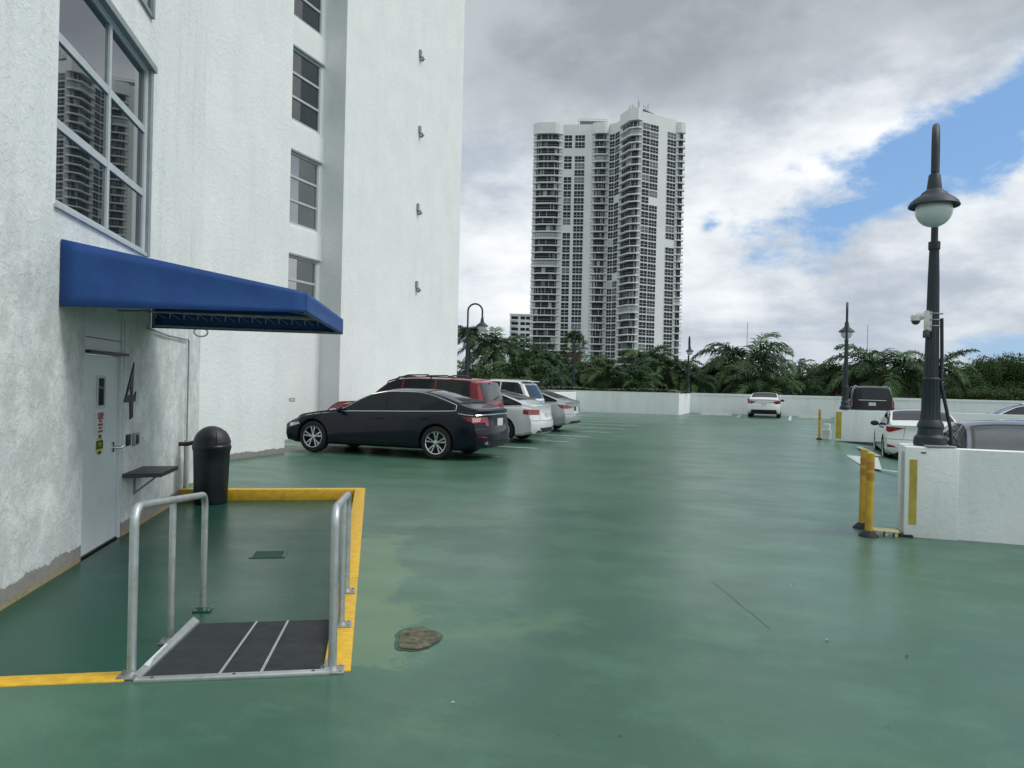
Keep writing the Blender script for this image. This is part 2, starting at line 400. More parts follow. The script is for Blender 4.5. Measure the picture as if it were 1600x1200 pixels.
class CarShape:
    def __init__(s, L, W, top, belt, rear, front, tum=.36, zbot=.2, shoulder=.06, corner=.26, edge=.88):
        s.L, s.W = L, W/2
        s.top, s.belt, s.rearc, s.frontc = curve(top), curve(belt), curve(rear), curve(front)
        s.tum, s.zb0, s.sh, s.cor, s.edge = tum, zbot, shoulder, corner, edge
    def sec(s, x):
        t = x/s.L
        W = s.W*(1-.05*sst((.22-t)/.22)-.045*sst((t-.80)/.20))
        zb = s.belt(x); zc = max(s.top(x), zb+.035)
        lo = s.zb0+.05*sst((.35-x)/.35)+.07*sst((x-s.L+.5)/.5)
        g = zc-zb; ze = zb+g*s.edge; ws = W-s.sh; we = ws-.015-s.tum*(ze-zb)
        H = zb-lo
        side = [(W-.10, lo), (W-.03, lo+.05), (W-.012, lo+.13), (W-.004, lo+H*.38), (W, lo+H*.52), (W-.006, lo+H*.68), (W-.016, lo+H*.82), (W-.030, zb-.045), (ws+.004, zb-.006), (ws-.012, zb+.006)]
        for f in (.25, .5, .75, 1.): side.append((ws-.012+(we-ws+.012)*f+.018*math.sin(math.pi*f)*min(1, g/.3), zb+.006+(ze-zb-.006)*f))
        roof = []
        for k in (.97, .92, .84, .72, .56, .38, .19, 0.): roof.append((we*k, zc-(zc-ze)*k**2.6))
        return side, roof, lo
    def rear(s, z, y): return s.rearc(z)-s.cor*(abs(y)/s.W)**3.4
    def front(s, z, y): return s.frontc(z)+(s.cor+.06)*(abs(y)/s.W)**3.
    def P(s, x, y, z):
        kr = sst((x-(s.L-.75))/.75)**1.3; kf = sst((.8-x)/.8)**1.3
        return Vector((x+kr*s.rear(z, y)+kf*s.front(z, y), y, z))
    def yside(s, x, z):
        side, roof, lo = s.sec(x)
        pts = side+[roof[0], roof[1]]
        for (a, b) in zip(pts, pts[1:]):
            if a[1] <= z <= b[1] and b[1] > a[1]: return a[0]+(b[0]-a[0])*(z-a[1])/(b[1]-a[1])
        return pts[-1][0] if z > pts[-1][1] else pts[0][0]
    def ztop(s, x, y):
        side, roof, lo = s.sec(x); pts = [side[-1]]+roof; y = abs(y)
        for (a, b) in zip(pts, pts[1:]):
            if b[0] <= y <= a[0]: return b[1]+(a[1]-b[1])*(y-b[0])/max(1e-6, a[0]-b[0])
        return pts[0][1]
    def we(s, x): return s.sec(x)[0][-1][0]
    def ze(s, x): return s.sec(x)[0][-1][1]
    # surfaces, with an outward offset
    def S(s, x, z, side, off=0.): return s.P(x, side*s.yside(x, z), z)+Vector((0, side*off, 0))
    def T(s, x, y, off=0.): return s.P(x, y, s.ztop(x, y))+Vector((off*.5, 0, off))
    def B(s, y, z, off=0.): return Vector((s.L+s.rear(z, y)+off, y, z))
    def patch(s, mb, out, surf, off=.004, step=.09, mi=0, side=-1):
        dens = []
        for i in range(len(out)):
            a = Vector(out[i]); b = Vector(out[(i+1) % len(out)]); k = max(1, int((b-a).length/(step*.9)))
            for q in range(k): dens.append(tuple(a+(b-a)*q/k))
        V, Fs = cdt(dens, (), step)
        if surf == 'S': P = [s.S(v[0], v[1], side, off) for v in V]
        elif surf == 'T': P = [s.T(v[0], v[1], off) for v in V]
        else: P = [s.B(v[0], v[1], off) for v in V]
        mb.add(P, Fs, mi)
    def strip(s, mb, pts, surf, w=.009, off=.005, mi=0, side=-1, tube=False):
        dens = []
        for a, b in zip(pts, pts[1:]):
            a, b = Vector(a), Vector(b); k = max(1, int((b-a).length/.07))
            dens += [a+(b-a)*q/k for q in range(k)]
        dens.append(Vector(pts[-1]))
        f = {'S': lambda v: s.S(v[0], v[1], side, off), 'T': lambda v: s.T(v[0], v[1], off), 'B': lambda v: s.B(v[0], v[1], off)}[surf]
        if tube: mb.tube([f(v) for v in dens], w, 6, mi); return
        A = []
        for i, p in enumerate(dens):
            t = (dens[min(i+1, len(dens)-1)]-dens[max(i-1, 0)]).normalized(); n = Vector((-t.y, t.x))*w/2
            A += [f(p+n), f(p-n)]
        mb.add(A, [(2*i, 2*i+1, 2*i+3, 2*i+2) for i in range(len(dens)-1)], mi)
    def body(s, name, paint, parent, axles, r, nst=64):
        vs = []; fs = []; N = nst
        X = [s.L*i/N for i in range(N+1)]
        bot = 6; rings = []
        for x in X:
            side, roof, lo = s.sec(x)
            half = side+roof                                     # right half from sill to centre
            w0 = side[0][0]
            ring = [(-w0+2*w0*k/bot, lo) for k in range(bot)]      # bottom left to right
            ring += half+[(-y, z) for (y, z) in reversed(half[:-1])][:-1]
            rings.append(ring)
        n = len(rings[0])
        for x, ring in zip(X, rings): vs += [s.P(x, y, z) for (y, z) in ring]
        for i in range(N):
            for j in range(n): fs.append((i*n+j, i*n+(j+1) % n, (i+1)*n+(j+1) % n, (i+1)*n+j))
        for x, ring, b in ((0, rings[0], 0), (s.L, rings[-1], N*n)):
            V, Fs = cdt(ring, (), .085)
            o = len(vs); idx = []
            for k, v in enumerate(V):
                if k < n and (Vector(v)-Vector(ring[k])).length < 1e-4: idx.append(b+k)
                else: vs.append(s.P(x, v[0], v[1])); idx.append(len(vs)-1)
            for f in Fs: fs.append(tuple(idx[q] for q in f))
        me = bpy.data.meshes.new(name); me.from_pydata([tuple(v) for v in vs], [], fs)
        bm = bmesh.new(); bm.from_mesh(me); bmesh.ops.remove_doubles(bm, verts=bm.verts[:], dist=1e-4)
        bmesh.ops.recalc_face_normals(bm, faces=bm.faces[:]); bm.to_mesh(me); bm.free()
        me.materials.append(paint); me.materials.append(MATS['trim_black'])
        o = bpy.data.objects.new(name, me); COL.objects.link(o)
        cut = MB()
        for ax in axles:
            for sd in (-1, 1):
                prof = []
                M = frame_M((ax, sd*(s.W-.30), r+.005), (1, 0, 0), (0, 0, 1), (0, sd, 0))
                cut.lathe([(r+.055, 0), (r+.055, .8)], 40, 1, M, caps=True)
        c = cut.build('cutter', [paint, MATS['trim_black']])
        md = o.modifiers.new('arches', 'BOOLEAN'); md.object = c; md.operation = 'DIFFERENCE'; md.solver = 'EXACT'
        bpy.context.view_layer.update()
        dg = bpy.context.evaluated_depsgraph_get()
        me2 = bpy.data.meshes.new_from_object(o.evaluated_get(dg))
        o.modifiers.clear(); o.data = me2; me2.name = name
        bpy.data.objects.remove(c)
        # dark sills and lower valance
        me2.polygons.foreach_set('use_smooth', [True]*len(me2.polygons)); me2.set_sharp_from_angle(angle=R(32))
        o.parent = parent
        return o

WHEELS = {}
def wheel(parent, ax, sd, W, r, style='ten', rimmat='rim_silver', width=.22):
    key = (round(r, 3), style, rimmat)
    if key not in WHEELS:
        t = MB(); rr = r*.70; w = width/2
        t.lathe([(rr, -w*.82), (rr+.02, -w), (r-.03, -w), (r-.006, -w*.8), (r, -w*.4), (r, w*.4), (r-.006, w*.8), (r-.03, w), (rr+.02, w), (rr, w*.82)], 40)
        m = MB()
        m.lathe([(.001, -.02), (rr*.95, -.02), (rr, w*.2), (rr, w*.82)], 36, 1)
        m.lathe([(rr-.004, w*.5), (rr-.020, w*.90), (rr-.004, w*.98), (rr+.006, w*.86)], 40, 0)
        ns = 5
        for k in range(ns):
            for dd in ((-.20, .20) if style == 'ten' else (0,)):
                a = 2*math.pi*k/ns+dd+.3; hw = .013 if style == 'ten' else .035
                a0 = 2*math.pi*k/ns+.3+dd*.55
                p0 = Vector((math.cos(a0), math.sin(a0), 0))*.04; p1 = Vector((math.cos(a), math.sin(a), 0))*(rr-.012)
                t_ = (p1-p0).normalized(); nn = Vector((-t_.y, t_.x, 0))
                q = [p0-nn*hw*.8, p1-nn*hw*1.35, p1+nn*hw*1.35, p0+nn*hw*.8]
                m.add([v+Vector((0, 0, w*.55)) for v in q]+[q[0]+Vector((0, 0, w*.78)), q[1]+Vector((0, 0, w*.9)), q[2]+Vector((0, 0, w*.9)), q[3]+Vector((0, 0, w*.78))],
                      [(4, 5, 6, 7), (0, 4, 7, 3), (1, 2, 6, 5), (0, 1, 5, 4), (3, 7, 6, 2)], 0)
        m.lathe([(.055, w*.4), (.052, w*.80), (.03, w*.86), (.001, w*.86)], 20, 0)
        WHEELS[key] = (t.build('tyre', MATS['tyre'], None, 35), m.build('rim', [MATS[rimmat], MATS['rim_dark']], None, 30))
        first = True
    else: first = False
    a, b = WHEELS[key]
    we = bpy.data.objects.new('wheel', None); COL.objects.link(we); we.parent = parent
    we.location = (ax, sd*(W-width/2-.012), r); we.rotation_euler = (R(90) if sd < 0 else R(-90), 0, 0)
    for o in (a, b):
        c = o if first else o.copy()
        if not first: COL.objects.link(c)
        c.parent = we
    return we

def make_car(name, label, cat, S, loc, rz, paint, axles, r, dlo, wind, back, pillars=(), lights=None, style='ten', group=None,
             trim='chrome', glass='car_glass', glow=None, suv=False, extras=None, tiny=False, plate_z=.75, rimmat='rim_silver', pillar_mat=None):
    t = thing(name, label, cat, loc, rz, group)
    P = MATS[paint]
    s = S
    body = s.body('body', P, t, axles, r)
    # side windows, both flanks
    bl = lambda x: s.belt(x)+.03
    tp = lambda x: min(s.ze(x)-.012, s.top(x)-.065)
    for sd in (-1, 1):
        cuts = [dlo[0]]+list(pillars)+[dlo[1]]
        for a, b in zip(cuts, cuts[1:]):
            a2 = a+(.022 if a != dlo[0] else 0); b2 = b-(.022 if b != dlo[1] else 0)
            k = max(4, int((b2-a2)/.07)); xs = [a2+(b2-a2)*i/k for i in range(k+1)]
            lo = [(x, bl(x)) for x in xs if tp(x) > bl(x)+.012]; hi = [(x, tp(x)) for x in xs if tp(x) > bl(x)+.012]
            if len(lo) < 2: continue
            m = MB(); s.patch(m, lo+hi[::-1], 'S', .005, .08, 0, sd); m.build('side_window', MATS[glass], t, 40)
        m = MB()
        xs = [dlo[0]+(dlo[1]-dlo[0])*i/50 for i in range(51)]
        xs = [x for x in xs if tp(x) > bl(x)+.012]
        out = [(x, bl(x)-.008) for x in xs]+[(x, tp(x)+.006) for x in xs[::-1]]
        if trim:
            s.strip(m, out+[out[0]], 'S', .011, .006, 0, sd, tube=True)
            m.build('window_trim', MATS[trim], t)
        # shut lines, sill, handles
        m = MB()
        zl = s.zb0+.14
        doors = [dlo[0]+.05]+list(pillars[:1])+[min(dlo[1]-.45, axles[1]-.12)] if not tiny else []
        for dx in doors:
            s.strip(m, [(dx, zl), (dx+.01, s.belt(dx)-.01)], 'S', .007, .003, 0, sd)
        if not tiny:
            s.strip(m, [(doors[0], zl), (doors[-1], zl)], 'S', .008, .003, 0, sd)
            s.strip(m, [(axles[0]+r+.10, s.zb0+.055), (axles[1]-r-.10, s.zb0+.055)], 'S', .05, .004, 0, sd)
            m.build('shut_line', MATS['trim_black'], t)
            for dx in list(pillars[:1])+[doors[-1]]:
                h = MB(); zz = s.belt(dx)-.13
                pts = [s.S(dx-.25+.2*q/5, zz, sd, .012+.022*math.sin(math.pi*q/5)) for q in range(6)]
                h.tube(pts, .014, 8); h.build('door_handle', P, t, 40)
        # mirrors
        m = MB(); bx = dlo[0]+.16; c = s.S(bx, s.belt(bx)+.06, sd, .13)
        bm = bmesh.new(); bmesh.ops.create_uvsphere(bm, u_segments=14, v_segments=8, radius=1)
        vs = [Vector((v.co.x*.075*(1 if v.co.x < 0 else .45), v.co.y*.115, v.co.z*.075))+c for v in bm.verts]
        bm.verts.index_update(); m.add(vs, [tuple(v.index for v in f.verts) for f in bm.faces]); bm.free()
        m.tube([c, s.S(bx, s.belt(bx)+.02, sd, 0)], [.03, .02], 8)
        m.build('wing_mirror', MATS['trim_black'] if (tiny or paint not in ('navy', 'silver', 'grey_blue')) else P, t, 50)
        for ax in axles: wheel(t, ax, sd, s.W, r, style, rimmat)
    # windscreen and rear glass
    def topglass(x0, x1, nm, mat, inset=.075):
        k = 10; xs = [x0+(x1-x0)*i/k for i in range(k+1)]
        m = MB(); s.patch(m, [(x, s.we(x)-inset) for x in xs]+[(x, -s.we(x)+inset) for x in xs[::-1]], 'T', .005, .11)
        o_ = [(x, s.we(x)-inset) for x in xs]+[(x, -s.we(x)+inset) for x in xs[::-1]]
        s.strip(m, o_+[o_[0]], 'T', .045, .009, 1)
        return m.build(nm, [MATS[mat], MATS['trim_black']], t, 40)
    topglass(wind[0], wind[1], 'windscreen', glass)
    m = MB(); x = .4
    if back[0] == 'T': topglass(back[1], back[2], 'rear_window', back[3] if len(back) > 3 else glass)
    else:
        out = back[1]; s.patch(m, out, 'B', .006, .1); m.build('rear_window', MATS[back[2] if len(back) > 2 else glass], t, 40)
    # lights
    if lights:
        for sd in (-1, 1):
            m = MB()
            for (kind, out, mi) in lights:
                if kind == 'B': s.patch(m, [(sd*a, b) for a, b in out], 'B', .007+.002*mi, .06, mi)
                else: s.patch(m, out, 'S', .007+.002*mi, .06, mi, sd)
            m.build('taillight', [MATS['tail_red'], MATS['tail_clear']], t, 40)
    # headlights (front corners)
    for sd in (-1, 1):
        m = MB(); zz = s.belt(.3)-.10
        s.patch(m, [(.10, zz-.06), (.62, zz+.01), (.55, zz+.055), (.1, zz+.02)], 'S', .006, .08, 0, sd)
        m.build('headlight', MATS['chrome'], t, 40)
    m = MB(); c = s.B(0, plate_z, .012)
    m.box(c, (.012, .31, .155), 0); m.build('licence_plate', MATS['plate'], t)
    if extras: extras(t, s)
    return t

def rear_trim(t, s, chrome=None, valance=None, bumper_line=None, pipes=(), recess=None, lid=None):
    if recess:
        m = MB(); s.patch(m, [(-recess[0], recess[1]), (recess[0], recess[1]), (recess[0]-.03, recess[2]), (-recess[0]+.03, recess[2])], 'B', .004, .1); m.build('plate_recess', MATS['trim_black'], t, 40)
    if chrome:
        m = MB(); s.strip(m, chrome, 'B', .014, .012, 0, tube=True); m.build('boot_strip', MATS['chrome'], t, 50)
    if valance:
        m = MB(); s.patch(m, valance, 'B', .005, .09); m.build('rear_valance', MATS['trim_black'], t, 40)
    if lid or bumper_line:
        m = MB()
        for ln in (lid or [])+(bumper_line or []): s.strip(m, ln, 'B', .008, .004)
        m.build('shut_line', MATS['trim_black'], t)
    for (y, z) in pipes:
        m = MB(); c = s.B(y, z, .0)
        M = frame_M(c+Vector((-.03, 0, 0)), (0, 1, 0), (0, 0, 1), (1, 0, 0)) @ Matrix.Diagonal((1.7, .8, 1, 1))
        m.lathe([(.045, 0), (.048, .05), (.040, .055), (.036, .0)], 16, 0, M); m.lathe([(.036, .01), (.001, .01)], 16, 1, M)
        m.build('exhaust_tip', [MATS['chrome'], MATS['trim_black']], t, 50)

def sedan(L, W, H, hood=.0, fast=0., tailz=1.05):
    """profile of a three-box car scaled to length and height"""
    k = L/4.95; h = H/1.45
    top = [(0, .60), (.12, .70), (.4, .79), (1.0, .90), (1.45, .965), (1.62, 1.02), (2.0, 1.23), (2.38, 1.385), (2.8, 1.445), (3.3, 1.44), (3.7, 1.375), (4.05, 1.265-fast), (4.38, 1.15-fast*.5), (4.6, tailz+.035), (4.85, tailz), (4.95, tailz-.03)]
    belt = [(0, .52), (.12, .62), (.4, .74), (1.0, .85), (1.5, .895), (2.4, .925), (3.4, .955), (4.2, .985), (4.6, tailz-.05), (4.95, tailz-.10)]
    rear = [(.2, -.10), (.33, -.03), (.5, 0), (.62, -.012), (.70, -.05), (.95, -.075), (1.04, -.04), (1.12, -.02)]
    front = [(.2, .08), (.4, .0), (.6, .02), (.75, .16)]
    f = lambda c: [(x*k, z*h) for x, z in c]
    return CarShape(L, W, f(top), f(belt), [(z*h, d) for z, d in rear], [(z*h, d) for z, d in front]), k, h
def suvshape(L, W, H, hoodz=1.08, slope=.30, backx=.0, zb=.24, tum=.26, belt_rise=.04, hoodx=1.25):
    top = [(0, hoodz-.28), (.15, hoodz-.13), (.5, hoodz-.04), (hoodx, hoodz), (hoodx+.12, hoodz+.06), (hoodx+.75, H-.10), (hoodx+1.05, H-.02), (hoodx+1.6, H), (L-1.0, H-.01), (L-.35, H-.04), (L, H-.10)]
    bz = hoodz-.05
    belt = [(0, hoodz-.36), (.15, hoodz-.22), (.5, hoodz-.12), (hoodx, bz), (L*.6, bz+belt_rise*.5), (L, bz+belt_rise)]
    rear = [(.2, -.09), (.38, -.02), (.55, 0), (.66, -.02), (.72, -.07), (1.0, -.09), (bz+.05, -.10), (H-.05, -.10-slope), (H+.05, -.14-slope)]
    front = [(.2, .10), (.5, .0), (.8, .03), (hoodz, .14)]
    return CarShape(L, W, top, belt, rear, front, tum=tum, zbot=zb, corner=.17, edge=.92)
def red_outline(zl, zh, y0, y1, cut=.04): return [(y0, zl+cut), (y1, zl), (y1, zh), (y0, zh-cut)]
# --- navy sedan, nose in the wall recess
S, k, h = sedan(5.1, 1.88, 1.46, tailz=1.06)
def ex(t, s):
    rear_trim(t, s, chrome=[(-.86, .935), (-.6, .95), (0, .955), (.6, .95), (.86, .935)], valance=[(-.70, .30), (.70, .30), (.62, .40), (-.62, .40)],
              bumper_line=[[(-.9, .66), (.9, .66)]], pipes=((-.62, .36), (.62, .36)), lid=[[(-.5, .68), (-.42, .95)], [(.5, .68), (.42, .95)]], recess=(.30, .70, .88))
    for sd in (-1, 1):
        m = MB(); s.strip(m, [(s.L-.62, .965), (s.L-.3, .945), (s.L-.02, .935)], 'S', .009, .010, 0, sd, tube=True); m.build('boot_strip', MATS['chrome'], t, 50)
        m = MB(); s.patch(m, [(.66*sd, .47), (.88*sd, .50), (.88*sd, .525), (.66*sd, .495)], 'B', .006, .1); m.build('reflector', MATS['tail_red'], t)
navy_y = 15.35
make_car('parked_sedan', 'dark navy sedan with chrome window trim parked nose into the white wall', 'car', S, (-10.92, navy_y, 0), 0, 'navy', (.98, 3.98), .345,
         (1.55, 4.40), (1.60, 2.46), ('T', 3.62, 4.42, 'car_glass_clear'), pillars=(2.78,), lights=[('S', [(4.62, .90), (5.05, .905), (5.08, .80), (4.84, .83)], 0), ('B', [(.56, .90), (.93, .91), (.93, .78), (.66, .80), (.62, .72), (.54, .73)], 0), ('B', [(.74, .885), (.92, .885), (.92, .80), (.78, .81)], 1)],
         extras=ex, plate_z=.79)
# --- red SUV
S = suvshape(4.65, 1.9, 1.74, hoodz=1.10, slope=.20)
def ex(t, s):
    for sd in (-1, 1):
        m = MB(); pts = []
        for x in (1.75, 1.85, 2.4, 2.95, 3.05): pts.append(Vector((x, sd*.58, s.ztop(x, .58)+(0 if x in (1.75, 3.05) else .075))))
        m.tube(pts, .017, 8)
        pts = [Vector((x, sd*.62, s.ztop(x, .62)+.035)) for x in (1.6, 2.2, 3.0, 3.6, 4.15)]; m.tube(pts, .014, 8)
        m.build('roof_rail', MATS['trim_black'], t, 50)
    for x in (2.15, 3.55):
        m = MB(); m.tube([Vector((x, y, s.ztop(x, y)+.05)) for y in (-.62, -.3, 0, .3, .62)], .02, 8); m.build('roof_bar', MATS['trim_black'], t, 50)
    m = MB(); s.strip(m, [(-.1, 1.20), (.25, 1.27)], 'B', .012, .02, 0, tube=True); m.build('rear_wiper', MATS['trim_black'], t)
    m = MB(); s.strip(m, [(-.12, 1.60), (.0, 1.60)], 'B', .05, .012); s.strip(m, [(-.72, 1.58), (-.6, 1.60)], 'B', .03, .012); m.build('rear_spoiler_clip', MATS['trim_black'], t)
    rear_trim(t, s, valance=[(-.85, .36), (.85, .36), (.85, .62), (-.85, .62)], lid=[[(-.62, .70), (-.66, 1.1), (-.6, 1.6)], [(.62, .70), (.66, 1.1), (.6, 1.6)]])
make_car('parked_suv', 'dark red SUV with black roof rails parked behind the navy sedan', 'car', S, (-11.5, 17.85, 0), 0, 'red_paint', (.9, 3.62), .36,
         (1.42, 4.35), (1.36, 2.10), ('B', [(-.66, 1.16), (.66, 1.16), (.585, 1.60), (-.585, 1.60)], 'car_glass_clear'), pillars=(2.35, 3.25), lights=[('B', [(.70, .86), (.86, .86), (.80, 1.18), (.70, 1.18)], 0), ('S', [(4.50, .86), (4.62, .86), (4.6, 1.14), (4.5, 1.14)], 0)],
         extras=ex, trim=None, style='five')
# --- white sedan
S, k, h = sedan(4.92, 1.87, 1.46, fast=.0, tailz=1.04)
def ex(t, s): rear_trim(t, s, valance=[(-.72, .29), (.72, .29), (.56, .42), (-.56, .42)], bumper_line=[[(-.9, .62), (.9, .62)]], lid=[[(-.56, .64), (-.5, .98)], [(.56, .64), (.5, .98)]], pipes=((-.55, .35), (.55, .35)))
make_car('parked_sedan', 'white sedan with square red tail lights parked between the red and the white SUV', 'car', S, (-11.3, 20.5, 0), 0, 'pearl', (.95, 3.86), .335,
         (1.5, 4.45), (1.55, 2.38), ('T', 3.5, 4.28, 'car_glass_clear'), pillars=(2.7,), lights=[('B', [(.56, .78), (.90, .78), (.90, .92), (.56, .915)], 0), ('S', [(4.62, .80), (4.88, .78), (4.88, .92), (4.62, .92)], 0)], extras=ex, style='five', trim='chrome', plate_z=.74)
# --- white SUV
S = suvshape(4.4, 1.9, 1.74, hoodz=1.06, slope=.34, belt_rise=.10)
def ex(t, s):
    for sd in (-1, 1):
        m = MB(); m.tube([Vector((x, sd*.60, s.ztop(x, .60)+.03)) for x in (1.9, 2.5, 3.2, 3.8)], .016, 8); m.build('roof_rail', MATS['chrome'], t, 50)
    m = MB(); m.box((s.L-.47, 0, 1.690), (.30, 1.16, .035), 0, bev=.012); m.build('spoiler', MATS['pearl'], t, 40)
    m = MB(); s.strip(m, [(.0, 1.19), (.34, 1.24)], 'B', .01, .02, 0, tube=True); m.build('rear_wiper', MATS['trim_black'], t)
    rear_trim(t, s, chrome=[(-.4, 1.08), (.4, 1.08)], lid=[[(-.62, .70), (-.66, 1.1)], [(.62, .70), (.66, 1.1)]])
make_car('parked_suv', 'white SUV with roof spoiler and dark wraparound rear glass parked behind the white sedan', 'car', S, (-11.8, 23.1, 0), 0, 'white_paint', (.9, 3.5), .36,
         (1.42, 4.30), (1.36, 2.10), ('B', [(-.70, 1.16), (.70, 1.16), (.60, 1.58), (-.60, 1.58)]), pillars=(2.35, 3.25), lights=[('B', [(.55, .98), (.86, .96), (.86, 1.12), (.55, 1.08)], 0)], extras=ex, trim=None, style='five')
# --- silver sedan, last of the row
S, k, h = sedan(4.85, 1.84, 1.46, tailz=1.06)
def ex(t, s): rear_trim(t, s, valance=[(-.72, .29), (.72, .29), (.60, .38), (-.60, .38)], bumper_line=[[(-.9, .62), (.9, .62)]], lid=[[(-.5, .66), (-.46, .96)], [(.5, .66), (.46, .96)]], recess=(.34, .70, .86), chrome=[(-.36, .90), (.36, .90)])
make_car('parked_sedan', 'silver sedan parked last in the row, nearest the planter wall', 'car', S, (-11.86, 25.95, 0), 0, 'silver', (.95, 3.78), .335,
         (1.5, 4.35), (1.55, 2.38), ('T', 3.5, 4.26, 'car_glass_clear'), pillars=(2.7,), lights=[('B', [(.46, .88), (.90, .93), (.90, .80), (.50, .82)], 0), ('S', [(4.40, .93), (4.84, .92), (4.84, .81), (4.7, .83)], 0)], extras=ex, style='five', plate_z=.78)
# --- cars seen from behind on the far side
S, k, h = sedan(4.64, 1.80, 1.45, tailz=1.08)
def ex(t, s):
    rear_trim(t, s, valance=[(-.74, .24), (.74, .24), (.66, .46), (-.66, .46)], chrome=[(-.48, .92), (.48, .92)], bumper_line=[[(-.9, .64), (.9, .64)]])
p = G(1193, 653)
make_car('parked_sedan', 'white compact sedan parked alone, nose to the far white parapet', 'car', S, (p.x, p.y+4.6, 0), R(-90), 'white_paint', (.9, 3.6), .32,
         (1.45, 4.0), (1.5, 2.25), ('T', 3.3, 4.02), pillars=(2.55,), lights=[('B', [(.42, .90), (.88, .99), (.88, .80), (.66, .79)], 0), ('S', [(4.35, .97), (4.62, .97), (4.62, .81), (4.4, .85)], 0)], extras=ex, trim=None, plate_z=.78)
S = suvshape(5.1, 2.04, 1.90, hoodz=1.2, slope=.20, zb=.28)
def ex(t, s):
    for sd in (-1, 1):
        m = MB(); m.tube([Vector((x, sd*.66, s.ztop(x, .66)+.04)) for x in (1.8, 2.5, 3.5, 4.6)], .02, 8); m.build('roof_rail', MATS['chrome'], t, 50)
    rear_trim(t, s, chrome=[(-.60, 1.20), (.60, 1.20)], lid=[[(-.72, .70), (-.74, 1.2)], [(.72, .70), (.74, 1.2)]], bumper_line=[[(-.95, .68), (.95, .68)]])
q = atD(1363, 640, 36.5)
make_car('parked_suv', 'large black SUV parked nose to the far parapet beyond the low ramp wall', 'car', S, (q.x, q.y+5.1, 0), R(-90), 'black_paint', (1.0, 4.0), .40,
         (1.5, 4.8), (1.42, 2.2), ('B', [(-.74, 1.27), (.74, 1.27), (.66, 1.74), (-.66, 1.74)]), pillars=(2.5, 3.5), lights=[('B', [(.87, .86), (.95, .86), (.89, 1.22), (.85, 1.22)], 0)], extras=ex, trim='chrome', plate_z=1.02)
# ramp: falls towards +x
def rampz(x): return -.10*(x-1.3) if x > 1.3 else 0.
S, k, h = sedan(4.68, 1.81, 1.38, tailz=1.07)
def ex(t, s):
    rear_trim(t, s, valance=[(-.70, .24), (.70, .24), (.5, .42), (-.5, .42)], bumper_line=[[(-.9, .63), (.9, .63)]], lid=[[(-.5, .66), (-.46, .98)], [(.5, .66), (.46, .98)]])
    for sd in (-1, 1):
        m = MB(); s.patch(m, [(.66*sd, .42), (.86*sd, .42), (.86*sd, .50), (.70*sd, .46)], 'B', .006, .1); m.build('reflector', MATS['tail_red'], t)
make_car('parked_sedan', 'white sedan with dark red tail lights standing on the ramp behind the near lamp post', 'car', S, (3.22, 26.3, rampz(3.2)-.03), R(-91), 'white_paint', (.9, 3.68), .33,
         (1.45, 4.1), (1.5, 2.28), ('T', 3.35, 4.06), pillars=(2.6,), lights=[('B', [(.46, .92), (.88, .95), (.88, .82), (.80, .80)], 0), ('S', [(4.30, .955), (4.66, .94), (4.66, .82)], 0)], extras=ex, trim=None, plate_z=.72)
S, k, h = sedan(4.85, 1.84, 1.45, tailz=1.06)
make_car('parked_sedan', 'grey sedan facing up the ramp, only its roof and windscreen above the near wall', 'car', S, (3.12, 10.75, rampz(3.1)-.06), R(90), 'grey_blue', (.95, 3.78), .335,
         (1.5, 4.35), (1.55, 2.38), ('T', 3.5, 4.26), pillars=(2.7,), glass='car_glass_clear', trim=None)
S, k, h = sedan(4.7, 1.82, 1.45, tailz=1.06)
make_car('parked_sedan', 'dark blue sedan on the ramp, its roof just showing behind the grey sedan', 'car', S, (5.25, 18.7, rampz(5.2)-.03), R(90), 'dark_blue', (.95, 3.7), .335,
         (1.5, 4.3), (1.55, 2.38), ('T', 3.4, 4.1), pillars=(2.7,), glass='car_glass_clear', trim=None)
make_car('parked_sedan', 'white sedan cut by the right edge of the photo, beyond the far ramp wall', 'car', S, (4.75, 30.2, -.10), 0, 'white_paint', (.95, 3.7), .335,
         (1.5, 4.3), (1.55, 2.38), ('T', 3.4, 4.1), pillars=(2.7,), glass='car_glass_clear', trim=None)
# ------------------------------------------------------------------ site frame along the door wall
WA = Vector((-.504, .8637, 0)).normalized(); WB = Vector((WA.y, -WA.x, 0))      # along wall, out of wall
W0 = XD(-3.98, 7.09)
PZ = -.15                                                                      # sunken landing level
def WP(a, b, z=0.): return Vector((W0.x, W0.y, 0))+WA*a+WB*b+Vector((0, 0, z))
def w1(px, py, b=0.):
    p = onplane(px, py, WP(0, b), WB); d = p-WP(0, b); return d.dot(WA), p.z
WM = frame_M(WP(0, 0), WA, (0, 0, 1), WB)                                       # local x along wall, y up, z outwards
AEND = (XD(-4.81, 11.95)-WP(0, 0)).dot(WA)
# pit outline in wall frame
KB = 1.0
def toW(p): d = p-WP(0, 0); return d.dot(WA), d.dot(WB)
f0 = toW(G(548, 1046)); f1 = toW(G(571, 763)); f2 = toW(G(190, 1063))
KO = (f0[1]+f1[1])/2; KW = .15                                                 # kerb outer offset from the wall
AN = (f0[0]+f2[0])/2-.02; AF = f1[0]                                            # near and far ends
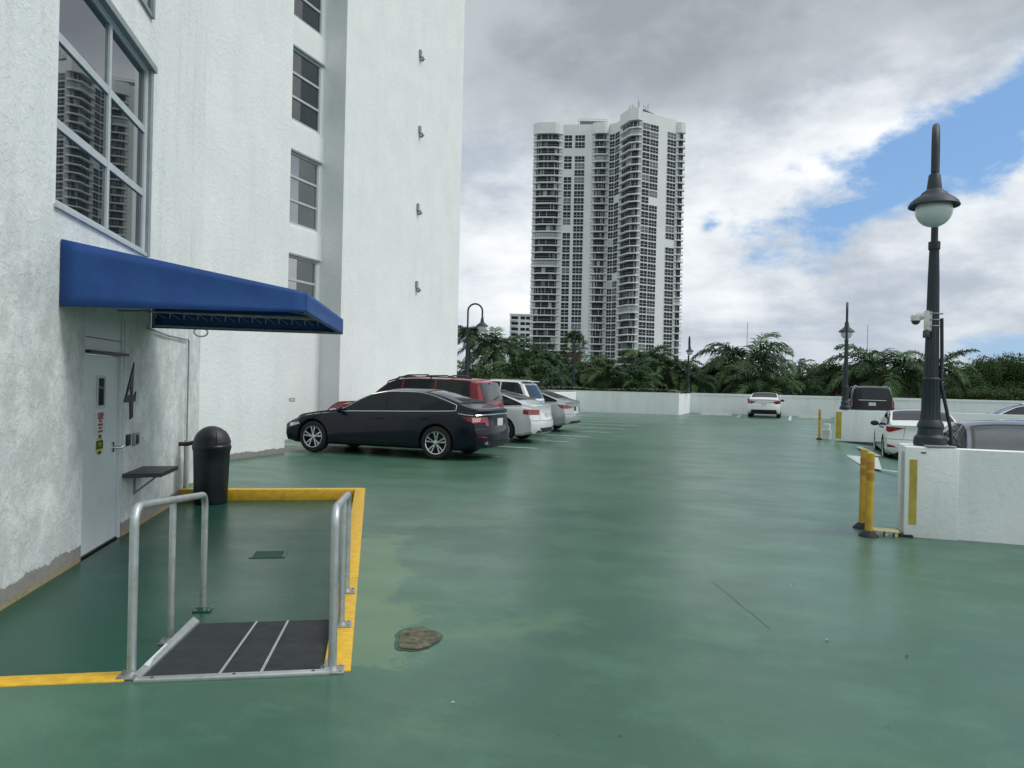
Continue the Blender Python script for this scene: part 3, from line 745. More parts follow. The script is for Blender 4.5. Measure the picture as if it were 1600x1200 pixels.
# ------------------------------------------------------------------ deck with the landing and the ramp cut out
RU0, RU1, RV = 9.62, 26.75, 1.3
deck_out = [(-40, -6), (34, -6), (34, 51), (-40, 51)]
pit = [WP(AN, -1.5), WP(AN, KO), WP(AF, KO), WP(AF, -1.5)]
pit = [(p.x, p.y) for p in pit]
rampo = [(RV, RU0), (33.9, RU0), (33.9, RU1), (RV, RU1)]
V, Fs = cdt(deck_out, (pit, rampo))
m = MB(); m.add([(v[0], v[1], 0) for v in V], Fs); o = m.build('deck', MATS['deck_paint']); tag(o, kind='structure')
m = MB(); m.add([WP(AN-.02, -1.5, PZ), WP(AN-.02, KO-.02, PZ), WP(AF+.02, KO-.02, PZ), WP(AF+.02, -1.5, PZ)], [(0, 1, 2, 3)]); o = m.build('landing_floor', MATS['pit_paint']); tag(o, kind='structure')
m = MB(); m.add([(RV, RU0, 0), (34, RU0, rampz(34)), (34, RU1, rampz(34)), (RV, RU1, 0)], [(0, 1, 2, 3)])
o = m.build('ramp', MATS['ramp_paint']); tag(o, kind='structure')
m = MB(); m.add([(-3000, -3000, -5), (3000, -3000, -5), (3000, 4000, -5), (-3000, 4000, -5)], [(0, 1, 2, 3)]); o = m.build('ground', MATS['land']); tag(o, kind='structure')
# painted lines
m = MB()
def line(a, b, w=.10, z=.004):
    a, b = Vector((*a[:2], 0)), Vector((*b[:2], 0)); t = (b-a).normalized(); n = Vector((-t.y, t.x, 0))*w/2
    m.add([a+n+Vector((0, 0, z)), b+n+Vector((0, 0, z)), b-n+Vector((0, 0, z)), a-n+Vector((0, 0, z))], [(0, 1, 2, 3)])
for k in range(11):
    u = 15.75+2.58*k; line((-11.8, u), (-6.0+.02*k, u), .09)
o = m.build('bay_lines', MATS['line_white']); tag(o, kind='structure')
m = MB()
line(G(1342, 698), G(1371, 714, -.03), .16)
P3 = [G(1322, 712), G(1357, 711, 0), G(1352, 728, 0), G(1400, 738, -.0)]
m.add([p+Vector((0, 0, .005)) for p in (G(1322, 711.5), G(1372, 715), G(1378, 734), G(1350, 730))], [(0, 1, 2, 3)])
line(G(1366, 732), G(1412, 739), .10)
for (x0, y0, x1, y1) in ((1152, 652, 1157, 649), (1234, 657, 1235, 650)): line(G(x0, y0), G(x1, y1), .14)
o = m.build('ramp_markings', MATS['arrow_faded']); tag(o, kind='structure')
# ------------------------------------------------------------------ kerb round the landing
k = thing('yellow_kerb', 'yellow painted kerb edging the sunken landing on its far and outer sides', 'kerb', (0, 0, 0))
def kerbseg(a0, a1, b0, b1, top=.008, name='kerb_stone', lab=None):
    M = frame_M((0, 0, 0), WA, -WB, (0, 0, 1)); c = WP((a0+a1)/2, (b0+b1)/2, (top+PZ-.02)/2)
    mm = MB(); mm.box(c, (a1-a0, b1-b0, top-PZ+.02), 0, M.to_3x3().to_4x4(), bev=.008); o = mm.build(name, MATS['yellow_paint'], k, 40); tag(o, lab)
kerbseg(AN, AN+2.02, KO-KW, KO); kerbseg(AN+2.04, AF-KW, KO-KW, KO); kerbseg(AF-KW+.002, AF, -.3, KO)
FA = toW(G(200, 1057))
k2 = thing('yellow_kerb', 'yellow painted kerb strip left of the ramp plate along the near edge of the landing', 'kerb', (0, 0, 0))
M3 = frame_M((0, 0, 0), WA, -WB, (0, 0, 1)).to_3x3().to_4x4()
bl_ = FA[1]
mm = MB(); mm.box(WP(AN+.06, (bl_-2.6)/2, (.008+PZ)/2), (.14, bl_+2.6, .008-PZ), 0, M3, bev=.008); mm.build('kerb_stone', MATS['yellow_paint'], k2, 40)
# ------------------------------------------------------------------ ramp plate
ra, rb = toW(G(230, 1052)), toW(G(507, 1046)); rc = toW(G(307, 978, PZ)); rd = toW(G(509, 975, PZ))
b0, b1 = ra[1], rb[1]; a0 = AN+.0; a1 = (rc[0]+rd[0])/2
t = thing('ramp_plate', 'black gritted metal ramp plate with alloy edges leading down to the sunken landing', 'ramp', (0, 0, 0))
def rp(f, b, dz=0.): return WP(a0+(a1-a0)*f, b, .012+(PZ+.012-.0)*f+dz)
m = MB(); m.add([rp(0, b0), rp(0, b1), rp(1, b1), rp(1, b0), rp(0, b0, -.03), rp(0, b1, -.03), rp(1, b1, -.02), rp(1, b0, -.02)], [(0, 1, 2, 3), (4, 5, 1, 0), (5, 6, 2, 1), (6, 7, 3, 2), (7, 4, 0, 3), (4, 7, 6, 5)])
m.build('plate', MATS['grit'], t)
for f in (.415, .645):
    m = MB(); bb = b0+(b1-b0)*f; sk = .06
    m.add([rp(0, bb-.008, .004), rp(0, bb+.008, .004), rp(1, bb+.008, .004), rp(1, bb-.008, .004)], [(0, 1, 2, 3)]); m.build('grip_joint', MATS['alu'], t)
for bb, s_ in ((b0, -1), (b1, 1)):
    m = MB(); m.add([rp(0, bb, -.02), rp(0, bb+s_*.035, -.02), rp(0, bb, .012), rp(0, bb+s_*.04, .022), rp(1, bb, -.01), rp(1, bb+s_*.04, -.01), rp(1, bb, .020), rp(1, bb+s_*.04, .05)],
                    [(0, 1, 3, 2), (4, 6, 7, 5), (0, 2, 6, 4), (1, 5, 7, 3), (2, 3, 7, 6), (0, 4, 5, 1)]); m.build('side_flange', MATS['galvanised'], t)
m = MB(); m.box(WP(a0-.022, (b0+b1)/2, .010), (.05, b1-b0+.06, .022), 0, M3, bev=.004); nose = m.build('front_edge', MATS['alu'], t, 40)
for q in range(3):
    m = MB(); m.lathe([(.001, .024), (.009, .0235), (.011, .0195)], 10, 0, Matrix.Translation(WP(a0-.022, b0+(b1-b0)*(.06+.44*q), 0))); m.build('screw', MATS['rust'], nose)
m = MB(); m.add([rp(.12, b0-.037, .028), rp(.46, b0-.037, .037), rp(.46, b0-.004, .019), rp(.12, b0-.004, .016)], [(0, 1, 2, 3)]); m.build('label_sticker', MATS['sign_white'], t)
# ------------------------------------------------------------------ handrails
def handrail(label, pts3, feet, mid_top):
    t = thing('handrail', label, 'handrail', (pts3[0].x, pts3[0].y, 0), group='handrails either side of the ramp plate')
    L0 = t.location.copy(); r = .0235
    A, B, C_, D_ = [p-L0 for p in pts3]                    # foot, top, top, foot
    def arc(p, q, s):                                     # rounded corner at q
        pass
    path = [A]; n = 7; rad = .11
    for (q, pprev, pnext) in ((B, A, C_), (C_, B, D_)):
        d0 = (pprev-q).normalized()*rad; d1 = (pnext-q).normalized()*rad
        for i in range(n+1):
            f = i/n; path.append(q+d0*(1-f)**2+d1*f**2)
    path.append(D_)
    m = MB(); m.tube(path, r, 16); m.build('top_rail', MATS['galvanised'], t, 50)
    m = MB(); m.tube([feet[1]-L0, mid_top-L0], r*.9, 16); m.build('middle_post', MATS['galvanised'], t, 50)
    for i, f in enumerate(feet):
        p = f-L0; g = M3
        m = MB(); m.box(p+Vector((0, 0, .005)), (.115, .13, .010), 0, g, bev=.003)
        m.lathe([(r+.012, .010), (r+.004, .022), (r, .03)], 16, 0, Matrix.Translation(p))
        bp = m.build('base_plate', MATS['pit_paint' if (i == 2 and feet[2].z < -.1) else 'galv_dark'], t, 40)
        for sx in (-1, 1):
            for sy in (-1, 1):
                mm = MB(); mm.lathe([(.008, .010), (.008, .018), (.001, .020)], 6, 0, Matrix.Translation(p+WA*sx*.042+WB*sy*.048)); mm.build('anchor_bolt', MATS['galv_dark'], bp)
    return t
def up(p, z): return Vector((p.x, p.y, z))
fl = G(205, 1057, .0); ml = G(266, 1003, PZ); bl3 = G(317, 954, PZ)
ft = up(fl, .905); bt = up(bl3, .72)
handrail('bent steel handrail on the left of the ramp plate, nearer the door wall', [fl, ft, bt, bl3], [fl, ml, bl3], up(ml, .905-.185*((ml-fl).length/(bl3-fl).length)-.01))
fr = G(519, 1048, .0); mr = G(533, 977, .008); br = G(541, 925, .008)
ft = up(fr, .895); bt = up(br, .745)
handrail('bent steel handrail on the right of the ramp plate, bolted onto the yellow kerb', [fr, ft, bt, br], [fr, mr, br], up(mr, .895-.15*((mr-fr).length/(br-fr).length)-.01))
# landing drain
m = MB(); c = G(420, 866, PZ+.004)
m.box(c, (.30, .34, .006), 0, M3)
for i in range(9): m.box(c+WA*(-.12+.03*i)+Vector((0, 0, .004)), (.012, .28, .004), 1, M3)
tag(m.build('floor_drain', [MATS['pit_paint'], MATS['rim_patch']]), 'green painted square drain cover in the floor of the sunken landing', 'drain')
# broken patch and crack in the deck
rnd = random.Random(3); c = G(653, 999); m = MB(); pts = []
for i in range(30):
    a = 2*math.pi*i/30; rr = 1+.07*math.sin(3*a+1)+.05*math.sin(5*a+.4)+rnd.uniform(-.05, .05)
    pts.append((math.cos(a)*.125*rr, math.sin(a)*.20*rr))
M = frame_M(c, RGT, FWD, (0, 0, 1))
V, Fs = cdt([(x*1.16-.008, y*1.14+.01) for x, y in pts]); m.add([M @ Vector((x, y, .004)) for x, y in V], Fs, 1)
V, Fs = cdt(pts, (), .022); m.add([M @ Vector((x, y, .008+.010*noise.noise(Vector((x*22, y*22, 1)))*(0 if (x/.125)**2+(y/.2)**2 > .75 else 1))) for x, y in V], Fs, 0)
o = m.build('deck_hole', [MATS['patch_dirt'], MATS['rim_patch']]); tag(o, 'rough brown hole worn through the green deck coating right of the kerb', 'damaged patch')
m = MB(); p0, p1 = G(1113, 909), G(1204, 983); pts = [p0.lerp(p1, i/14)+RGT*rnd.uniform(-.006, .006)+Vector((0, 0, .004)) for i in range(15)]
for a, b in zip(pts, pts[1:]): m.add([a-RGT*.002, a+RGT*.002, b+RGT*.002, b-RGT*.002], [(0, 1, 2, 3)])
o = m.build('deck_crack', MATS['rim_patch']); tag(o, kind='structure')

# ------------------------------------------------------------------ the white building
bld = thing('apartment_building', 'white stucco building at the left with a big gridded window over a service door', 'building', (0, 0, 0))
HB = 46.
def face(p, q, z0, z1, holes, mat, name='wall', n=None, depth=.22, parent=bld):
    """upright wall from p to q (seen from its right-hand side), with openings (s0,s1,z0,z1)"""
    p, q = Vector((p[0], p[1], 0)), Vector((q[0], q[1], 0)); d = (q-p); L = d.length; d.normalize(); nn = Vector((d.y, -d.x, 0))
    hs = [[(a, c), (b, c), (b, e), (a, e)] for (a, b, c, e) in holes]
    V, Fs = cdt([(0, z0), (L, z0), (L, z1), (0, z1)], hs)
    m = MB(); m.add([p+d*v[0]+Vector((0, 0, v[1])) for v in V], Fs)
    for (a, b, c, e) in holes:
        A = [(a, c), (b, c), (b, e), (a, e)]
        for i in range(4):
            u, w = A[i], A[(i+1) % 4]; P = lambda k, dd: p+d*k[0]+Vector((0, 0, k[1]))-nn*dd
            m.quad(P(u, 0), P(w, 0), P(w, depth), P(u, depth))
    o = m.build(name, mat, parent, smooth='leaf'); return o, p, d, nn
# door wall openings
def px2w(px, py, b=0.): return w1(px, py, b)
wl = px2w(86, 318)[0]; wr = px2w(221, 395)[0]; wb = (px2w(84, 318)[1]+px2w(221, 392)[1])/2
wt = px2w(234, 112)[1]; wr2 = px2w(229, 250)[0]
dl = px2w(128, 780)[0]; dr_ = px2w(190, 780)[0]; dt = px2w(165, 492)[1]
ABACK = -10.5
P0 = WP(ABACK, 0); P1 = WP(AEND, 0)
o, wp, wd, wn = face(P0, P1, -.4, HB, [(wl-ABACK, wr2-ABACK, wb, wt), (dl-ABACK, dr_-ABACK, PZ, dt)], MATS['stucco_near'])
BX = {'B': (P1.x, P1.y), 'C': (-10.3, P1.y), 'D': (-10.3, 13.93), 'E': (-12.6, 13.93), 'F': (-12.6, 18.5), 'I': (-11.9, 18.5), 'J': (-11.9, 26.45), 'K': (-40, 26.45)}
face(BX['B'], BX['C'], -.1, HB, [], MATS['stucco_mid'])
face(BX['C'], BX['D'], -.1, HB, [], MATS['stucco_mid'])
face(BX['D'], BX['E'], -.1, HB, [], MATS['stucco_mid'])
face(BX['F'], BX['I'], -.1, HB, [], MATS['stucco'])
face(BX['I'], BX['J'], -.1, HB, [], MATS['stucco'])
face(BX['J'], BX['K'], -.1, HB, [], MATS['stucco'])
m = MB(); m.add([(*BX[k_], HB) for k_ in 'BCDEFIJK']+[(-40, P0.y, HB), (P0.x, P0.y, HB)], [tuple(range(10))]); m.build('roof', MATS['stucco'], bld)
# window bay in the recess
def bay(px, py): p = onplane(px, py, Vector((-12.6, 0, 0)), Vector((1, 0, 0))); return p.y, p.z
ye = bay(499.5, 210)[0]
rows = [(bay(500, 210)[1], bay(502, 104)[1]), (bay(497, 363)[1], bay(499, 256)[1])]
pitch = rows[0][0]-rows[1][0]; hh = rows[0][1]-rows[0][0]
z00 = rows[1][0]-pitch
hl = []
ys = 13.93+.5
zz = z00
while zz < HB-3: hl.append((ys-13.93, ye-13.93, zz, zz+hh)); zz += pitch
face(BX['E'], BX['F'], -.1, HB, hl, MATS['stucco'], depth=.12)
for i, (a, b, c, e) in enumerate(hl[:9]):
    y0, y1 = 13.93+a, 13.93+b
    w = bpy.data.objects.new('window', None); COL.objects.link(w); w.parent = bld; w.location = (-12.6, (y0+y1)/2, c)
    W_ = y1-y0; H_ = e-c
    m = MB(); m.box((-.05, 0, H_/2), (.006, W_-.06, H_-.06)); m.build('pane', MATS['glass_dark' if i < 2 else 'glass_bay'], w)
    m = MB()
    for zc_, th in ((.025, .05), (H_-.025, .05), (H_/3, .06), (2*H_/3, .06)): m.box((-.035, 0, zc_), (.05, W_, th))
    for yc in (-W_/2+.03, W_/2-.03): m.box((-.035, yc, H_/2), (.052, .06, H_-.102))
    m.build('frame', MATS['frame_light'], w)
    m = MB(); m.box((.02, .02, H_+.03), (.10, W_+.12, .05)); m.build('drip_edge', MATS['frame_grey'], w)
    m = MB(); zl_ = -(pitch-hh-.12)/2-.09; ext = (c+1. if i == 0 else 0.); m.box((.015, .06, -.45-ext/2), (.05, W_+.34, pitch-hh-.12+ext)); m.build('spandrel_panel', MATS['stucco'], w)
# big gridded window over the door
w = bpy.data.objects.new('grid_window', None); COL.objects.link(w); w.parent = bld
w.matrix_world = WM
def wbox(m, a0, a1, z0, z1, o0, o1, mi=0): m.box(((a0+a1)/2, (z0+z1)/2, (o0+o1)/2), (a1-a0, z1-z0, o1-o0), mi)
m = MB(); wbox(m, wl, wr2, wb, wt, -.045, -.035); m.build('pane', MATS['glass_dark'], w)
vm_ = px2w(163, 200, -.06)[0]
r1 = px2w(160, 136, -.05)[1]; r2 = px2w(158, 252, -.05)[1]
m = MB(); fr_ = .045
wbox(m, vm_-.033, vm_+.033, wb+fr_, wt-fr_, -.034, -.012)
for rz_ in (r1, r2):
    wbox(m, wl+fr_, vm_-.033, rz_-.038, rz_+.038, -.034, -.016); wbox(m, vm_+.033, wr2-.05, rz_-.038, rz_+.038, -.034, -.016)
wbox(m, wl, wl+fr_, wb, wt, -.034, -.014); wbox(m, wr2-.05, wr2, wb, wt, -.034, -.014)
wbox(m, wl+fr_, wr2-.05, wb, wb+fr_, -.034, -.014); wbox(m, wl+fr_, wr2-.05, wt-fr_, wt, -.034, -.014)
m.build('frame', MATS['frame_light'], w)
m = MB(); wbox(m, wl-.05, wr2+.11, wt+.002, wt+.075, .0, .07); m.build('lintel', MATS['frame_grey'], w)
m = MB(); wbox(m, wr2+.002, wr2+.10, wb-.03, wt-.002, .0, .035); m.build('jamb', MATS['frame_grey'], w)
m = MB(); wbox(m, wl-.03, wr2-.0, wb-.035, wb-.003, .0, .03); m.build('sill', MATS['frame_light'], w)
# window of the next floor, only its corner in frame
w = bpy.data.objects.new('window', None); COL.objects.link(w); w.parent = bld; w.matrix_world = WM
e0 = px2w(234, 20); m = MB(); wbox(m, e0[0]-1.9, e0[0], e0[1]+.0, e0[1]+1.6, .002, .006); m.build('pane', MATS['glass_dark'], w)
m = MB(); wbox(m, e0[0]+.002, e0[0]+.08, e0[1]-.04, e0[1]+1.6, .0, .04); wbox(m, e0[0]-1.9, e0[0]-.0, e0[1]-.05, e0[1]-.004, .0, .03); m.build('frame', MATS['frame_grey'], w)
# service door
d = bpy.data.objects.new('door', None); COL.objects.link(d); d.parent = bld; d.matrix_world = WM
dh = px2w(165, 556, -.04)[1]
m = MB(); wbox(m, dl+.012, dr_-.075, PZ+.02, dh, -.09, -.04); m.build('door_leaf', MATS['door_paint'], d)
m = MB(); wbox(m, dr_-.07, dr_, PZ, dt, -.12, -.01); wbox(m, dl, dr_-.071, dh+.01, dt, -.12, -.02); wbox(m, dl, dl+.01, PZ, dh+.008, -.12, -.012); m.build('door_frame', MATS['door_paint'], d)
m = MB(); wbox(m, dl+.02, dr_-.08, dh+.16, dh+.168, -.018, -.012); m.build('seam', MATS['trim_black'], d)
m = MB(); wbox(m, dl+.02, dr_-.0, dh+.012, dh+.04, -.015, .045); m.build('rain_drip', MATS['trim_black'], d)
g0, g1 = px2w(151.5, 634, -.04), px2w(162.5, 594, -.04)
m = MB(); wbox(m, g0[0], g1[0], g0[1], g1[1]+.02, -.038, -.034); m.build('pane', MATS['glass_dark'], d)
m = MB()
for (aa, ab, za, zb) in ((g0[0]-.03, g0[0], g0[1]-.03, g1[1]+.05), (g1[0], g1[0]+.03, g0[1]-.03, g1[1]+.05), (g0[0], g1[0], g0[1]-.03, g0[1]), (g0[0], g1[0], g1[1]+.02, g1[1]+.05)): wbox(m, aa, ab, za, zb, -.039, -.028)
m.build('pane_frame', MATS['frame_light'], d)
h = px2w(178, 699, -.02)
m = MB(); wbox(m, h[0]-.03, h[0]+.03, h[1]-.05, h[1]+.06, -.04, -.025)
m.tube([(h[0], h[1], -.03), (h[0], h[1], .03), (h[0]+.02, h[1]-.005, .045), (h[0]+.12, h[1]+.01, .045)], .012, 10); m.build('handle', MATS['chrome'], d, 50)
m = MB(); wbox(m, dl+.012, dr_-.075, PZ+.001, PZ+.02, -.09, -.02); m.build('threshold', MATS['trim_black'], d)
# notices on the door
s0, s1 = px2w(148, 680, -.03), px2w(166, 643, -.03)
t = thing('door_notice', 'white notice with red lettering on the door below its glass slot', 'notice', (0, 0, 0)); t.matrix_world = WM
m = MB(); wbox(m, s0[0]+.01, s1[0]+.01, s0[1], s1[1], -.039, -.035); m.build('notice_board', MATS['sign_white'], t)
hs = (s1[1]-s0[1]); ca = (s0[0]+s1[0])/2+.01
for i, (tx, sz) in enumerate((('NO SMOKING', .052), ('IN BUILDING', .052), ('SMOKING', .036), ('VIOLATES RULES AND', .032), ('PUT IT OUT', .034), ('PRIOR TO ENTRY', .034))):
    text_mesh(tx, sz, MATS['sign_red'], Matrix.Translation((ca, s1[1]-hs*(.11+.155*i), -.034)) , 'lettering', t, sx=.50 if i != 3 else .42)
s0, s1 = px2w(150.5, 712, -.03), px2w(162.5, 682, -.03); ca = (s0[0]+s1[0])/2; cz = (s0[1]+s1[1])/2; ha = (s1[0]-s0[0])/2*1.05; hz = (s1[1]-s0[1])/2
t = thing('door_sticker', 'yellow oval sticker with a dark band on the door below the red lettered notice', 'sticker', (0, 0, 0)); t.matrix_world = WM
m = MB(); m.prism([(ca+ha*math.cos(i*math.pi/14), cz+hz*math.sin(i*math.pi/14)) for i in range(28)], -.039, -.036, 0); m.build('oval', MATS['sticker'], t)
m = MB()
for (za, zb_) in ((cz-.03, cz+.055),): wbox(m, ca-ha*.86, ca+ha*.86, za, zb_, -.0355, -.035)
m.build('band', MATS['trim_black'], t)
text_mesh('STAIR', .05, MATS['trim_black'], Matrix.Translation((ca, cz+.095, -.034)), 'lettering', t, sx=.7)
text_mesh('EXIT', .06, MATS['sticker'], Matrix.Translation((ca, cz+.012, -.033)), 'lettering', t, sx=.75)
text_mesh('NOW', .045, MATS['trim_black'], Matrix.Translation((ca, cz-.07, -.034)), 'lettering', t, sx=.7)
# big dark 4 on the wall
def z6(zx, zy): return px2w(100+zx/6, 520+zy/6)
out = [z6(x, y) for x, y in ((652, 275), (558, 650), (612, 652), (612, 812), (638, 790), (640, 648), (662, 640), (668, 550), (652, 585), (636, 582))]
inn = [z6(x, y) for x, y in ((618, 500), (582, 582), (622, 582))]
m = MB(); V, Fs = cdt(out, [inn]); nV = len(V)
m.add([(v[0], v[1], .012) for v in V], Fs)
for lp in (out, inn):
    for i in range(len(lp)):
        a, b = lp[i], lp[(i+1) % len(lp)]; m.quad((*a, 0), (*b, 0), (*b, .012), (*a, .012))
o = m.build('floor_number', MATS['trim_black']); o.matrix_world = WM; tag(o, 'tall narrow dark numeral 4 fixed to the wall right of the door', 'number sign')
# reader boxes
r0, r1_ = px2w(196, 697), px2w(202, 678)
m = MB(); m.box(((r0[0]+r1_[0])/2, (r0[1]+r1_[1])/2, .01), (r1_[0]-r0[0], r1_[1]-r0[1], .02), 0, bev=.004); o = m.build('card_reader', MATS['trim_black'], None, 40); o.matrix_world = WM; tag(o, 'black rectangular card reader on the wall beside the door handle', 'card reader')
r0, r1_ = px2w(206, 697), px2w(214.5, 675); ca = (r0[0]+r1_[0])/2; cz = (r0[1]+r1_[1])/2
t = thing('intercom', 'grey rimmed rounded intercom box on the wall right of the black card reader', 'intercom', (0, 0, 0)); t.matrix_world = WM
m = MB(); m.box((ca, cz, .014), (r1_[0]-r0[0], r1_[1]-r0[1], .028), 0, bev=.013); m.build('housing', MATS['frame_grey'], t, 40)
m = MB(); m.box((ca+.008, cz, .029), ((r1_[0]-r0[0])*.55, (r1_[1]-r0[1])*.72, .008), 0, bev=.003); m.build('face_plate', MATS['trim_black'], t, 40)
# shelf
t = thing('wall_shelf', 'dark shelf on a bracket fixed to the wall between the door and the bin', 'shelf', (0, 0, 0)); t.matrix_world = WM
sa0, sz_ = px2w(190, 741); sa1 = px2w(270, 726)[0]
sa0 += .02
M4 = WM.inverted()
def loc(p): return M4 @ p
tz = sz_
c1 = loc(onplane(283, 728, Vector((0, 0, tz)), Vector((0, 0, 1)))); c2 = loc(onplane(236, 744, Vector((0, 0, tz)), Vector((0, 0, 1))))
a_in0, a_in1 = sa0, c1.x
dp = max(.22, min(.42, (c1.z+c2.z)/2))
m = MB(); out = [(a_in0, .0), (a_in0+.08, dp), (a_in1, dp), (a_in1-.03, 0)]
m.add([(x, tz-.045, y) for x, y in out]+[(x, tz, y) for x, y in out], [(0, 1, 2, 3), (7, 6, 5, 4), (0, 4, 5, 1), (1, 5, 6, 2), (2, 6, 7, 3), (3, 7, 4, 0)])
m.build('shelf_board', MATS['dark_shelf'], t)
m = MB(); ac = (a_in0+a_in1)/2
m.box((ac, tz-.056, dp*.45), (.035, .02, dp*.8)); m.box((ac, tz-.17, .012), (.035, .22, .02)); m.tube([(ac, tz-.26, .02), (ac, tz-.06, dp*.7)], .012, 6); m.build('bracket', MATS['frame_grey'], t)
# conduit
m = MB(); cpt = [px2w(232, 513, .03), px2w(262, 524, .03), px2w(294, 531, .03), px2w(295, 545, .03), px2w(291, 700, .03)]
ca = cpt[3][0]
pts = [(cpt[0][0], cpt[0][1], .03), (cpt[1][0], cpt[1][1], .03), (ca-.05, cpt[2][1]+.0, .03), (ca-.012, cpt[2][1]-.02, .03), (ca, cpt[2][1]-.07, .03), (ca, px2w(291, 690)[1], .03)]
t = thing('wall_conduit', 'thin grey conduit from under the awning down to a wider pipe behind the bin', 'conduit', (0, 0, 0)); t.matrix_world = WM
m.tube(pts, .012, 8); m.build('thin_pipe', MATS['frame_grey'], t, 50)
m = MB(); m.tube([(ca, px2w(291, 690)[1]+.03, .035), (ca, PZ+.05, .035)], .03, 10); m.build('wide_pipe', MATS['frame_light'], t, 50)
# hanging cable loop below the awning
c = px2w(314, 519, .25)
m = MB(); m.tube([(c[0]+.03*math.cos(q*math.pi/12), c[1]-.0+.06*math.sin(q*math.pi/12), .25+.085*math.cos(q*math.pi/12)) for q in range(25)], .012, 8, caps=False)
o = m.build('cable_loop', MATS['frame_grey'], None, 50); o.matrix_world = WM; tag(o, 'small pale cable loop hanging on the wall under the awning, above the bin', 'cable')
# stall letters on the recess wall
p = onplane(451.5, 625, Vector((-12.6, 0, 0)), Vector((1, 0, 0)))
M = frame_M((-12.555, p.y+.07, p.z), (0, 1, 0), (0, 0, 1), (1, 0, 0))
o = text_mesh('VCO', .15, MATS['trim_black'], M, 'wall_lettering', None, sx=.85); tag(o, 'small black stencilled letters on the white recess wall above the navy bonnet', 'lettering')
# anchors on the end wall
for i, (px, py) in enumerate(((656, 88), (655, 207), (652, 328), (650, 449))):
    p = onplane(px, py, Vector((-11.9, 0, 0)), Vector((1, 0, 0)))
    t = thing('wall_anchor', ['highest small steel eye anchor on the plain white end wall', 'second steel eye anchor from the top of the plain white end wall', 'third steel eye anchor from the top of the plain white end wall', 'lowest steel eye anchor on the plain white end wall'][i], 'wall anchor', p, group='steel anchors in a column on the end wall')
    m = MB(); m.box((.03, 0, .10), (.06, .13, .22), bev=.015); m.build('back_plate', MATS['frame_grey'], t)
    m = MB(); m.tube([(.0, 0, -.02), (.10, .03, -.03), (.13, .05, -.09), (.07, .04, -.14), (.02, 0, -.10)], .045, 8); m.build('eye', MATS['galv_dark'], t, 50)
# stains under anchors live in the stucco

# ------------------------------------------------------------------ awning
aw = thing('awning', 'long royal blue canvas awning over the door, open underneath with a trussed frame', 'awning', (0, 0, 0))
NB = XD(-3.92, 6.57); NF = XD(-1.87, 6.92); FF = XD(-2.20, 9.92); FB = XD(-4.42, 9.28)
wa0 = toW(NB)[0]; NB = WP(wa0, .01); wa1 = toW(FB)[0]; FB = WP(wa1, .01)
zb_ = 2.19; zt_b = 2.755; zt_f = 2.385
def V3(p, z): return Vector((p.x, p.y, z))
def cl(quad, nm, mat='canvas', th=.012, par=aw):
    q = [Vector(v) for v in quad]; n = (q[1]-q[0]).cross(q[3]-q[0]).normalized()*th
    mm = MB(); mm.add(q+[v+n for v in q], [(0, 1, 2, 3), (7, 6, 5, 4), (0, 4, 5, 1), (1, 5, 6, 2), (2, 6, 7, 3), (3, 7, 4, 0)]); return mm.build(nm, [MATS[mat]], par)
def sag(quad, nm, amt, nu=16, nv=6):
    """canvas panel with slight slack between the frame tubes"""
    a, b, c, d_ = [Vector(v) for v in quad]; n = (b-a).cross(d_-a).normalized(); mm = MB(); vs = []; rn = random.Random(5)
    for i in range(nu+1):
        for j in range(nv+1):
            u, v = i/nu, j/nv; p = (a*(1-u)+b*u)*(1-v)+(d_*(1-u)+c*u)*v
            vs.append(p-n*amt*math.sin(math.pi*u)*math.sin(math.pi*v)+n*.006*noise.noise(p*3)*(0 if i in (0, nu) or j in (0, nv) else 1))
    mm.add(vs, [(i*(nv+1)+j, (i+1)*(nv+1)+j, (i+1)*(nv+1)+j+1, i*(nv+1)+j+1) for i in range(nu) for j in range(nv)])
    o = mm.build(nm, MATS['canvas'], aw, 40); sd_ = o.modifiers.new('th', 'SOLIDIFY'); sd_.thickness = .006; return o
sag([V3(NB, zb_-.01), V3(NF, zb_+.012), V3(NF, zt_f), V3(NB, zt_b)], 'side_panel', .015)
sag([V3(NF, zb_+.012), V3(FF, zb_), V3(FF, zt_f), V3(NF, zt_f)], 'front_valance', .008)
sag([V3(FF, zb_), V3(FB, zb_-.01), V3(FB, zt_b), V3(FF, zt_f)], 'side_panel', .01)
sag([V3(NB, zt_b), V3(NF, zt_f), V3(FF, zt_f), V3(FB, zt_b)], 'top_panel', .03)
m = MB(); off = 0.03
rim = [V3(NB, zb_+.02), V3(NF, zb_+.03), V3(FF, zb_+.02), V3(FB, zb_+.02)]
cen = sum(rim, Vector())/4
rin = [p+(cen-p).normalized()*.05 for p in rim]
for a, b in zip(rin, rin[1:]): m.tube([a, b], .014, 8)
top = [V3(NB, zt_b-.03), V3(NF, zt_f-.03), V3(FF, zt_f-.03), V3(FB, zt_b-.03)]; top = [p+(cen-p).normalized()*.04 for p in top]
for a, b in zip(top, top[1:]+top[:1]): m.tube([a, b], .014, 8)
for a, b in zip(rin, top): m.tube([a, b], .012, 6)
m.build('frame', MATS['galv_dark'], aw, 50)
